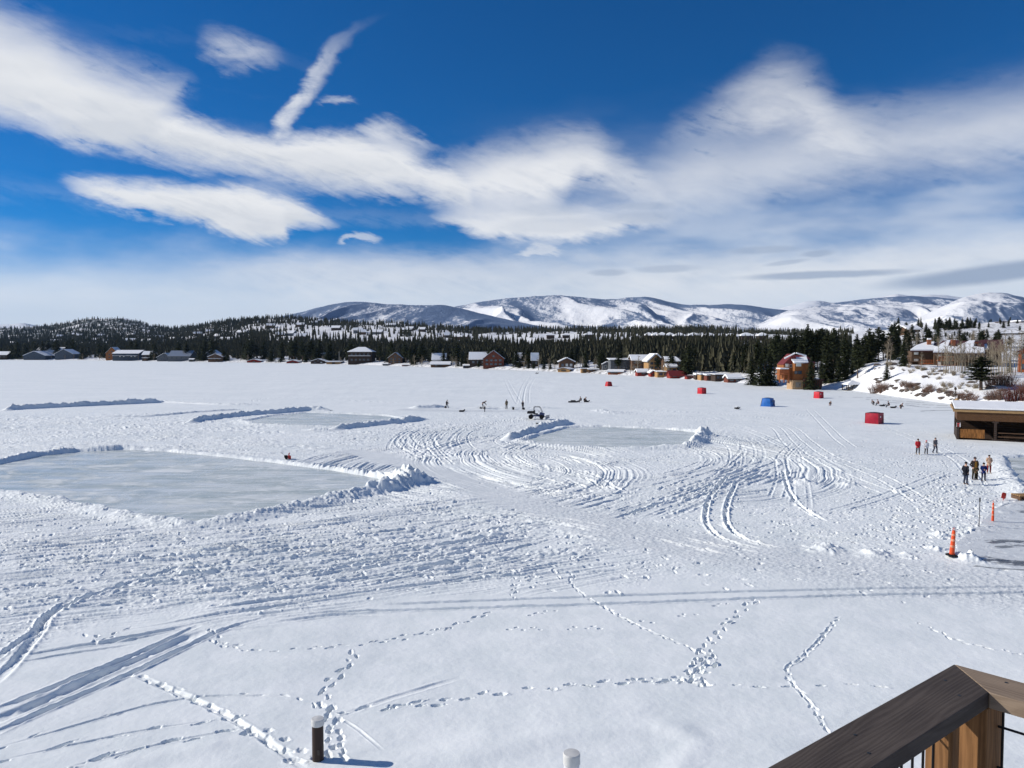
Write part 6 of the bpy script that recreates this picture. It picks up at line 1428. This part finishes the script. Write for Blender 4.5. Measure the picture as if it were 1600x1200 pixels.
    def post_mat():
        def fn(tt, b):
            n = tt.noise(tt.mapping(tt.obj(), (9, 9, 1.2)), 2, 5, .6); c = tt.mix(n, (.022, .013, .010), (.055, .032, .024)); tt.put(b.inputs['Base Color'], c); tt.put(b.inputs['Normal'], tt.bump(n, .4, .01))
        return mat('stained_post', fn, .6, .3)
    m = MB(); m.lathe([(.145, -.4), (.145, .2), (.142, h - .16)], n=28); m.build('shaft', post_mat(), t, smooth=False)
    capm = simple('cap_plastic', (.60, .60, .58), .45, .12, 5)
    m = MB(); m.lathe([(.155, h - .17), (.160, h - .16), (.160, h - .03), (.150, h), (.02, h + .012)], n=28); c = m.build('cap', capm, t)
    m = MB(); m.box((.05, -.146, .30), (.05, .012, .13)); m.build('label_plate', simple('worn_plate', (.09, .07, .06), .6, .3), t)
    p = gz(893, 1238); t = thing('mooring_post', 'white round post with a grey topped cap cut off by the lower edge', 'post', (p.x, p.y, p.z)); h = CZ + (HOR - 1176) * p.y / FPX * 1.0 - p.z; h = float(CZ + ray(893, 1176)[2] / ray(893, 1176)[1] * p.y - p.z)
    m = MB(); m.lathe([(.185, -.4), (.185, h - .26)], n=28); m.build('shaft', simple('white_pipe', (.62, .64, .65), .5, .1, 4), t)
    m = MB(); m.lathe([(.196, h - .26), (.203, h - .25), (.203, h - .03), (.19, h), (.02, h + .01)], n=28); m.build('cap', capm, t)
small_things()

def deck():
    # corner of a stained timber railing: cap boards on posts with welded wire panels
    drop = .80; zc = CZ - drop; e = lambda px, py, z: Vector((*[q * ((z - CZ) / ray(px, py)[2]) for q in ray(px, py)[:2]], z))
    A = e(1491, 1037.5, zc); B0 = e(1198, 1200, zc); d1 = (B0 - A).normalized(); n1 = Vector((-d1.y, d1.x, 0)); I0 = e(1361, 1200, zc)
    if (I0 - A).dot(n1) < 0: n1 = -n1
    w = (I0 - A).dot(n1); R0 = e(1600, 1067, zc); d2 = (R0 - A).normalized(); n2 = Vector((-d2.y, d2.x, 0))
    if (B0 - A).dot(n2) < 0: n2 = -n2
    # the inside corner, so that both boards keep the width w
    M_ = Matrix(((n1.x, n1.y), (n2.x, n2.y))).inverted() @ Vector((w, w)); I = A + Vector((M_.x, M_.y, 0))
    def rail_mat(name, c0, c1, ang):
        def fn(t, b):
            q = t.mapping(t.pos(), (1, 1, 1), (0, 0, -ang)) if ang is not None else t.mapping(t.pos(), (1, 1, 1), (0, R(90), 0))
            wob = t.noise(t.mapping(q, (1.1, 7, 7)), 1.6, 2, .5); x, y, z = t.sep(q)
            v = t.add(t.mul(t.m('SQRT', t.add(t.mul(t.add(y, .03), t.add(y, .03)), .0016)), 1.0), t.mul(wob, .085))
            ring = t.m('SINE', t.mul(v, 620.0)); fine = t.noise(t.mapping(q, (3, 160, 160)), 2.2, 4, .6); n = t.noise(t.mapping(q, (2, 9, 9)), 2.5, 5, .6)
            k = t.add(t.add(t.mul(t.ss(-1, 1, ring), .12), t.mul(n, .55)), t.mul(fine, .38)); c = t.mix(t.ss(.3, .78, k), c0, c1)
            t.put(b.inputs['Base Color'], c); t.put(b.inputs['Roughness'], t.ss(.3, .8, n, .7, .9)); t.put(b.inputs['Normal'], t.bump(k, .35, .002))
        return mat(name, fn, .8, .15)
    th = Vector((0, 0, -.038)); L1, L2 = 3.0, 2.2
    a1, a2 = math.atan2(d1.y, d1.x), math.atan2(d2.y, d2.x)
    dk = thing('deck_railing', 'weathered brown deck railing corner with wire mesh in the near right corner', 'railing', (I.x, I.y, zc - .95))
    inv = Vector((I.x, I.y, zc - .95))
    def q(p): return p - inv
    g = .0015
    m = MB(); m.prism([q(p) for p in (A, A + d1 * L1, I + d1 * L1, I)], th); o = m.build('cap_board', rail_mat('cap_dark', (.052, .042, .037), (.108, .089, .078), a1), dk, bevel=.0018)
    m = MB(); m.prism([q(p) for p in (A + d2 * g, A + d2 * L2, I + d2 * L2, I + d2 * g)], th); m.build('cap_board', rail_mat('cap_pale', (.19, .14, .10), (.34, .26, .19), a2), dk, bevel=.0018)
    scr = simple('screw_head', (.05, .05, .05), .4, .1, metal=.6)
    for dv, nv in ((d1, n1), (d2, n2)):
        for k, f in ((.10, .25), (.12, .72), (.52, .3), (.53, .75), (.94, .28), (.95, .7)):
            m = MB(); c_ = q(A + dv * (k + .08 * f) + nv * (w * f)); m.lathe([(.0005, -.002), (.0042, -.001), (.0038, .0008), (.0005, .0009)], c_, 10); m.build('screw', scr, dk)
    orange = rail_mat('post_stain', (.15, .075, .032), (.32, .165, .07), None)
    c = (A + I) / 2 + Vector((0, 0, 0)); pc = I + (d1 + d2) * .06 - (n1 + n2) * .0
    ax = Matrix.Rotation(a1, 4, 'Z')
    ctr = (A + I) / 2
    def post(cn, size, top, bot, name='post'):
        m = MB(); m.box((0, 0, 0), (size[0], size[1], top - bot), M=Matrix.Translation(q(Vector((cn.x, cn.y, (top + bot) / 2)))) @ ax); m.build(name, orange, dk, bevel=.004)
    post(ctr + (d1 + d2) * .015, (.09, .09), zc - .039, zc - 1.1)
    post(ctr + d1 * .145, (.040, .06), zc - .039, zc - 1.1)
    post(ctr + d1 * 1.75, (.09, .09), zc - .039, zc - 1.1); post(ctr + d2 * 1.75, (.09, .09), zc - .039, zc - 1.1)
    wire = simple('black_wire', (.012, .012, .014), .45, .1, metal=.4)
    for dv, L, s in ((d1, 1.70, .19), (d2, 1.68, .07)):
        m = MB(); base = ctr
        k = s
        while k < L: m.tube([q(base + dv * k + Vector((0, 0, -.045))), q(base + dv * k + Vector((0, 0, -1.0)))], .003, 6); k += .05
        z = -.10
        while z > -1.0: m.tube([q(base + dv * (s - .02) + Vector((0, 0, z))), q(base + dv * L + Vector((0, 0, z)))], .003, 6); z -= .10
        m.build('wire_mesh', wire, dk)
        m = MB(); m.prism([q(base + dv * s + n_ + Vector((0, 0, -1.02))) for n_ in (Vector((0, 0, 0)), Vector((0, 0, .06)))] + [q(base + dv * L + Vector((0, 0, -.96))), q(base + dv * L + Vector((0, 0, -1.02)))], (n1 if dv is d1 else n2) * .03); m.build('bottom_rail', orange, dk)
    # deck floor and its legs
    fl = MB(); z0 = zc - 1.1; c4 = [A + (d1 + d2) * -.02, A + d1 * 3.2, A + d1 * 3.2 + d2 * 2.6, A + d2 * 2.6]
    fl.prism([Vector((p.x, p.y, z0)) for p in c4], (0, 0, -.2))
    o = fl.build('deck', W_BROWN); tag(o, 'timber deck floor under the railing', kind='structure')
    m = MB()
    for p in (A + (d1 + d2) * .15, A + d1 * 3.0 + d2 * .15, A + d2 * 2.4 + d1 * .15): m.box((p.x, p.y, (z0 - .2) / 2 - .2), (.2, .2, z0 - .2 + .4))
    o = m.build('deck_support', W_BROWN, o)
deck()
# ---------------------------------------------------------------- people
CLOTH = {}
def cloth(c, rough=.8):
    if c not in CLOTH: CLOTH[c] = simple('cloth', c, rough, .25, 9, .1)
    return CLOTH[c]
SKIN = simple('skin', (.50, .30, .22), .55, .08, 8, .3); EYE = simple('eye', (.03, .025, .02), .3, .05)
def skin_mesh(V, E, Rd, mats, sub=1, root=0):
    me = bpy.data.meshes.new('tmp'); me.from_pydata([tuple(v) for v in V], E, [])
    o = bpy.data.objects.new('tmp', me); COL.objects.link(o); o.modifiers.new('skin', 'SKIN').use_smooth_shade = True
    if not me.skin_vertices: me.attributes  # created by the modifier
    bpy.context.view_layer.update()
    sv = me.skin_vertices[0].data if len(me.skin_vertices) else None
    if sv is None:
        bpy.context.view_layer.objects.active = o; bpy.ops.mesh.customdata_skin_add(); sv = me.skin_vertices[0].data
    for i, r in enumerate(Rd): sv[i].radius = (r, r) if not isinstance(r, tuple) else r
    sv[root].use_root = True
    s = o.modifiers.new('sub', 'SUBSURF'); s.levels = sub; s.render_levels = sub
    dg = bpy.context.evaluated_depsgraph_get(); dg.update(); ev = o.evaluated_get(dg)
    out = bpy.data.meshes.new_from_object(ev); bpy.data.objects.remove(o); bpy.data.meshes.remove(me)
    out.materials.clear()
    for m in mats: out.materials.append(m)
    return out
def person(px, py, hpx, label, face, top, legs, hat=None, hair=(.05, .03, .02), boots=(.02, .02, .022), pose='stand', long=0.0, group=None, held=None, z=None, hm=None, bag=None, hood=None):
    """face: heading in radians from +Y; poses set the joints in metres for a body 1.75 m tall"""
    p = gz(px, py); p.z = max(p.z - .02, -.02) if z is None else z
    H = hm if hm else hpx * p.y / FPX
    J = dict(pel=(0, 0, .95), bel=(0, 0, 1.12), che=(0, .0, 1.34), nek=(0, .0, 1.50), hea=(0, .02, 1.58), cro=(0, .01, 1.71),
             shL=(-.19, 0, 1.43), shR=(.19, 0, 1.43), elL=(-.27, -.03, 1.15), elR=(.27, -.03, 1.15), wrL=(-.27, .10, .92), wrR=(.27, .10, .92),
             hiL=(-.10, 0, .90), hiR=(.10, 0, .90), knL=(-.12, .03, .50), knR=(.12, .03, .50), anL=(-.13, -.02, .09), anR=(.13, -.02, .09), toL=(-.15, .15, .04), toR=(.15, .15, .04))
    def up(**k): J.update(k)
    if pose == 'walk': up(knL=(-.10, .16, .52), anL=(-.11, .10, .10), toL=(-.12, .28, .05), knR=(.10, -.02, .50), anR=(.11, -.24, .12), toR=(.11, -.10, .03), elL=(-.26, -.12, 1.17), wrL=(-.24, -.10, .93), elR=(.26, .06, 1.17), wrR=(.24, .24, .99))
    if pose == 'stride': up(knL=(-.10, .24, .52), anL=(-.11, .26, .08), toL=(-.12, .44, .05), knR=(.10, -.08, .50), anR=(.11, -.42, .14), toR=(.11, -.30, .03), che=(0, .07, 1.34), nek=(0, .1, 1.49), hea=(0, .13, 1.57), cro=(0, .14, 1.70), elL=(-.24, .16, 1.16), wrL=(-.14, .38, 1.05), elR=(.24, .12, 1.16), wrR=(.14, .36, .98))
    if pose == 'bend': up(pel=(0, -.10, .92), bel=(0, .02, 1.06), che=(0, .22, 1.18), nek=(0, .38, 1.24), hea=(0, .45, 1.27), cro=(0, .56, 1.32), shL=(-.19, .30, 1.21), shR=(.19, .30, 1.21), elL=(-.22, .40, .93), elR=(.22, .42, .93), wrL=(-.12, .56, .74), wrR=(.12, .58, .70), hiL=(-.1, -.1, .88), hiR=(.1, -.1, .88), knL=(-.13, .05, .5), knR=(.13, .05, .5))
    if pose == 'folded': up(elL=(-.27, .02, 1.15), elR=(.27, .02, 1.15), wrL=(-.04, .20, 1.16), wrR=(.04, .19, 1.12))
    if pose == 'pocket': up(elL=(-.29, -.08, 1.15), elR=(.29, -.08, 1.15), wrL=(-.17, .08, .98), wrR=(.17, .08, .98))
    if pose == 'lean': up(elL=(-.20, .12, 1.17), elR=(.22, .12, 1.17), wrL=(-.05, .28, 1.12), wrR=(.06, .28, 1.0))
    if pose == 'sit': up(pel=(0, -.1, .42), bel=(0, -.08, .60), che=(0, .0, .82), nek=(0, .06, .98), hea=(0, .10, 1.06), cro=(0, .11, 1.19), shL=(-.19, .02, .90), shR=(.19, .02, .90), elL=(-.24, .10, .66), elR=(.24, .10, .66), wrL=(-.12, .32, .62), wrR=(.12, .32, .62),
                         hiL=(-.1, -.08, .40), hiR=(.1, -.08, .40), knL=(-.14, .36, .46), knR=(.14, .36, .46), anL=(-.14, .34, .09), anR=(.14, .34, .09), toL=(-.15, .52, .04), toR=(.15, .52, .04))
    if pose == 'crouch': up(pel=(0, -.15, .42), bel=(0, -.03, .56), che=(0, .15, .74), nek=(0, .28, .86), hea=(0, .34, .92), cro=(0, .40, 1.03), shL=(-.18, .2, .80), shR=(.18, .2, .80), elL=(-.22, .32, .56), elR=(.22, .32, .56), wrL=(-.1, .5, .40), wrR=(.1, .5, .40),
                            hiL=(-.1, -.12, .40), hiR=(.1, -.12, .40), knL=(-.16, .22, .44), knR=(.16, .22, .44), anL=(-.14, -.02, .09), anR=(.14, -.02, .09), toL=(-.16, .16, .04), toR=(.16, .16, .04))
    tall = max(J['cro'][2] + .06, .9) if pose not in ('sit', 'crouch', 'bend') else 1.75
    s = H / (1.77 if hm else tall) if pose not in ('sit', 'crouch', 'bend') else (hm or 1.75) / 1.77
    n = list(J); ix = {k: i for i, k in enumerate(n)}; V = [Vector(J[k]) for k in n]
    rad = dict(pel=.135, bel=.13, che=.145, nek=.058, hea=.088, cro=.072, shL=.07, shR=.07, elL=.045, elR=.045, wrL=.030, wrR=.030, hiL=.09, hiR=.09, knL=.062, knR=.062, anL=.042, anR=.042, toL=.038, toR=.038)
    ED = [('pel', 'bel'), ('bel', 'che'), ('che', 'nek'), ('nek', 'hea'), ('hea', 'cro'), ('che', 'shL'), ('che', 'shR'), ('shL', 'elL'), ('shR', 'elR'), ('elL', 'wrL'), ('elR', 'wrR'), ('pel', 'hiL'), ('pel', 'hiR'), ('hiL', 'knL'), ('hiR', 'knR'), ('knL', 'anL'), ('knR', 'anR'), ('anL', 'toL'), ('anR', 'toR')]
    body = skin_mesh(V, [(ix[a], ix[b]) for a, b in ED], [rad[k] for k in n], [SKIN, EYE])
    # nose, ears and eyes joined to the body
    bm = bmesh.new(); bm.from_mesh(body); hd = (Vector(J['hea']) + Vector(J['cro'])) / 2; upv = (Vector(J['cro']) - Vector(J['hea'])).normalized(); fw = Vector((0, 1, 0)); fw = (fw - upv * fw.dot(upv)).normalized(); rt = fw.cross(upv)
    def blob(c, r, sc, mi):
        q = bmesh.ops.create_icosphere(bm, subdivisions=1, radius=r)['verts']
        for v in q: v.co = Vector((v.co.x * sc[0], v.co.y * sc[1], v.co.z * sc[2])) + c
        for f in {f for v in q for f in v.link_faces}: f.material_index = mi
    blob(hd + fw * .088 - upv * .012, .018, (.8, 1, 1.3), 0); blob(hd + fw * .078 - upv * .052, .02, (1.3, .5, .4), 0)
    for sg in (-1, 1): blob(hd + rt * .085 * sg - upv * .01, .026, (.5, .8, 1.2), 0); blob(hd + rt * .034 * sg + fw * .076 + upv * .018, .013, (1, .7, .8), 1)
    # five fingers and a thumb at the side of each palm
    for sd in 'LR':
        w_, e_ = Vector(J['wr' + sd]), Vector(J['el' + sd]); dr = (w_ - e_).normalized(); sgn = -1 if sd == 'L' else 1
        side = dr.cross(Vector((sgn, 0, 0))); side = side.normalized() if side.length > .01 else Vector((0, 1, 0)); nrm = side.cross(dr)
        mb = MB(); pc = w_ + dr * .05; 
        mb.tube([w_ - dr * .01, w_ + dr * .05, w_ + dr * .095], [.026, .036, .030], 7)
        for f, (off, ln) in enumerate(((-.028, .062), (-.010, .074), (.010, .070), (.027, .055))):
            b0 = w_ + dr * .09 + side * off; mb.tube([b0, b0 + dr * ln * .55 + nrm * .006, b0 + dr * ln * .85 - nrm * .018 * sgn], [.0098, .009, .0075], 5)
        b0 = w_ + dr * .03 + side * .032; mb.tube([b0, b0 + dr * .03 + side * .025, b0 + dr * .062 + side * .030], [.012, .011, .008], 5)
        tmp = mb.mesh('tmp', SKIN); bm.from_mesh(tmp); bpy.data.meshes.remove(tmp)
    bm.to_mesh(body); bm.free()
    o = link('person', body); o.location = p; o.rotation_euler.z = face; o.scale = (s, s, s); tag(o, label, 'person', group)
    def garment(name, keys, edges, add, col, ext=()):
        ks = list(keys); Vv = [Vector(J[k]) for k in ks]; rr_ = [rad[k] * add if k not in ('wrL', 'wrR', 'anL', 'anR') else rad[k] * add * 1.25 for k in ks]; E_ = [(ks.index(a), ks.index(b)) for a, b in edges]
        for a, v, r in ext: Vv.append(Vector(v)); rr_.append(r); E_.append((ks.index(a), len(Vv) - 1))
        return link(name, skin_mesh(Vv, E_, rr_, [cloth(col)]), o)
    wl = {k: Vector(J[k]) for k in J}
    garment('jacket', ['pel', 'bel', 'che', 'shL', 'shR', 'elL', 'elR', 'wrL', 'wrR'], [('pel', 'bel'), ('bel', 'che'), ('che', 'shL'), ('che', 'shR'), ('shL', 'elL'), ('shR', 'elR'), ('elL', 'wrL'), ('elR', 'wrR')], 1.28, top,
            [('pel', Vector(J['pel']) + Vector((0, 0, -.16 - long)), .165 + long * .1)] if pose not in ('sit', 'crouch', 'bend') else [])
    for sd in 'LR':
        garment('trouser_leg', ['hi' + sd, 'kn' + sd, 'an' + sd], [('hi' + sd, 'kn' + sd), ('kn' + sd, 'an' + sd)], 1.22, legs)
        garment('boot', ['an' + sd, 'to' + sd], [('an' + sd, 'to' + sd)], 1.3, boots, [('an' + sd, Vector(J['an' + sd]).lerp(Vector(J['kn' + sd]), .35), .062)])
        bt = [c for c in o.children][-1]; bt.name = 'boot'
    hc = hat or hair; m = MB(); prof = [(.108, -.01), (.112, .03), (.098, .075), (.06, .105), (.01, .115)] if hat else [(.100, -.03), (.104, .02), (.09, .065), (.05, .09), (.01, .098)]
    q = upv.to_track_quat('Z', 'Y').to_matrix().to_4x4(); m.lathe(prof, n=14); hm_ = m.mesh('hat', cloth(hc), True); hm_.transform(Matrix.Translation(hd + upv * .022 - fw * .008) @ q)
    h = link('hat' if hat else 'hair', hm_, o)
    if hat: pm = MB(); pm.lathe([(.005, -.03), (.03, -.01), (.03, .012), (.005, .03)], n=8); k_ = pm.mesh('pompom', cloth(hat), True); k_.transform(Matrix.Translation(hd + upv * .145 - fw * .01)); link('pompom', k_, h)
    if bag: m = MB(); m.box((0, -.20, 1.22), (.30, .16, .42)); m.build('backpack', cloth(bag), o, bevel=.05)
    return o
DK = (.012, .013, .018)
# five people shovelling a far rink
person(698, 637.5, 13, 'person in black striding across the far snow with a shovel, leftmost of the shovelling group', -1.75, DK, (.03, .03, .035), hat=DK, pose='stride')
person(754.5, 638.5, 13, 'person in dark clothes bent over double with a shovel', -1.6, DK, DK, hat=(.03, .02, .02), pose='bend', hm=1.85)
person(757.5, 643.5, 10, 'small dark figure just below the bent over person', 1.2, (.02, .02, .03), DK, hat=DK, pose='lean')
person(791.5, 639, 15, 'person in an olive tan coat standing on the far rink', .6, (.17, .14, .09), (.05, .045, .04), pose='stand')
person(817, 640, 14, 'person all in black standing upright, rightmost of the shovelling group', 2.6, DK, DK, hat=DK, pose='lean')
# two anglers far out
person(907.5, 628.5, 11, 'person in black kneeling beside the long gear sled', 2.0, DK, DK, hat=DK, pose='sit', hm=1.7)
person(913, 628.5, 9, 'person in dark grey crouching beside another on the far ice', -1.2, (.025, .025, .03), DK, hat=DK, pose='crouch', hm=1.8)
person(1296.5, 634, 9, 'lone person in black crouching near the red and black tent', -1.0, DK, (.02, .025, .03), hat=DK, pose='crouch', hm=1.55)
for px, py, c, lab, ps in ((1365, 633, (.10, .08, .07), 'person in grey brown crouching, leftmost of four by the right shore', 'crouch'), (1372, 634, (.22, .10, .08), 'person in faded red sitting second of four by the right shore', 'sit'), (1388.5, 636.5, DK, 'person in black sitting third of four by the right shore', 'sit'), (1407, 638.5, DK, 'person in black leaning forward, rightmost of four by the right shore', 'crouch')):
    person(px, py, 8, lab, random.Random(px).uniform(-2, 2), c, DK, hat=c, pose=ps, hm=1.7)
sled(1379, 634.8, 'dark gear sled among the four people by the right shore', 1.0, .1, load=False); sled(1396, 637.5, 'flat dark sled between the two people in black by the right shore', 1.0, -.2, load=False)
# three walkers
person(1434, 710, 25, 'person in a red jacket and dark trousers walking with two others', 2.9, (.46, .025, .035), (.03, .025, .03), hat=(.03, .02, .02), boots=(.30, .22, .13), pose='walk')
person(1447, 709.5, 22, 'child in a white jacket and pink hat between two walkers', 2.8, (.62, .62, .66), (.025, .022, .028), hat=(.60, .14, .20), pose='walk')
person(1461, 708, 25, 'person in a grey jacket and navy trousers, right of the three walkers', 3.3, (.14, .135, .15), (.03, .035, .06), hair=(.10, .08, .07), pose='walk')
# five beside the right hand rink
person(1508.5, 757, 35, 'person in a black jacket and dark jeans standing side on, nearest of the rinkside group', -1.35, (.014, .015, .022), (.045, .055, .085), hat=(.012, .012, .014), pose='pocket', hm=1.8)
a = person(1522.5, 749, 38, 'tall person in a dark open coat over a mustard top', 3.0, (.040, .032, .030), (.05, .045, .03), hat=(.05, .04, .05), pose='pocket', long=.25, hm=1.85)
m = MB(); m.prism([(-.07, .195, 1.44), (.07, .195, 1.44), (.09, .20, 1.0), (-.09, .20, 1.0)], (0, .02, 0)); m.build('mustard_top', cloth((.40, .20, .035)), a, bevel=.008)
person(1525, 749.5, 20, 'small person in an olive brown suit standing right before the tall coated one', 3.0, (.07, .055, .028), (.045, .035, .02), hat=(.06, .05, .03), pose='folded', hm=1.25)
person(1536.5, 751.5, 30, 'person in a black and royal blue jacket with folded arms', 2.9, (.010, .022, .11), (.02, .022, .045), hat=(.012, .012, .016), pose='folded', hm=1.5)
person(1545, 739.5, 29, 'person in a cream patterned sweater and red trousers, farthest of the rinkside group', 3.0, (.50, .34, .24), (.22, .03, .03), hair=(.03, .02, .02), boots=(.45, .35, .28), pose='folded', hm=1.62)
def shovel(px, py, label, lean, h=1.45):
    p = gz(px, py); t = thing('snow_shovel', label, 'shovel', (p.x, p.y, max(p.z, 0)), 0); t.rotation_euler = (0, lean, 0)
    m = MB(); m.tube([(0, 0, .3), (0, 0, h)], .018, 6); m.build('shaft', TRIMW, t); m = MB(); m.box((0, 0, .18), (.42, .03, .36)); m.build('blade', simple('shovel_blade', (.06, .06, .07), .5, .1), t, bevel=.01)
    m = MB(); m.tube([(-.08, 0, h), (.08, 0, h)], .02, 6); m.build('handle', TRIMD, t)
shovel(695.5, 637.5, 'snow shovel held low by the striding person in black', .5); shovel(750.5, 638.6, 'snow shovel under the bent over person', .7, 1.2); shovel(818.6, 640, 'snow shovel propped beside the person standing all in black', -.1)
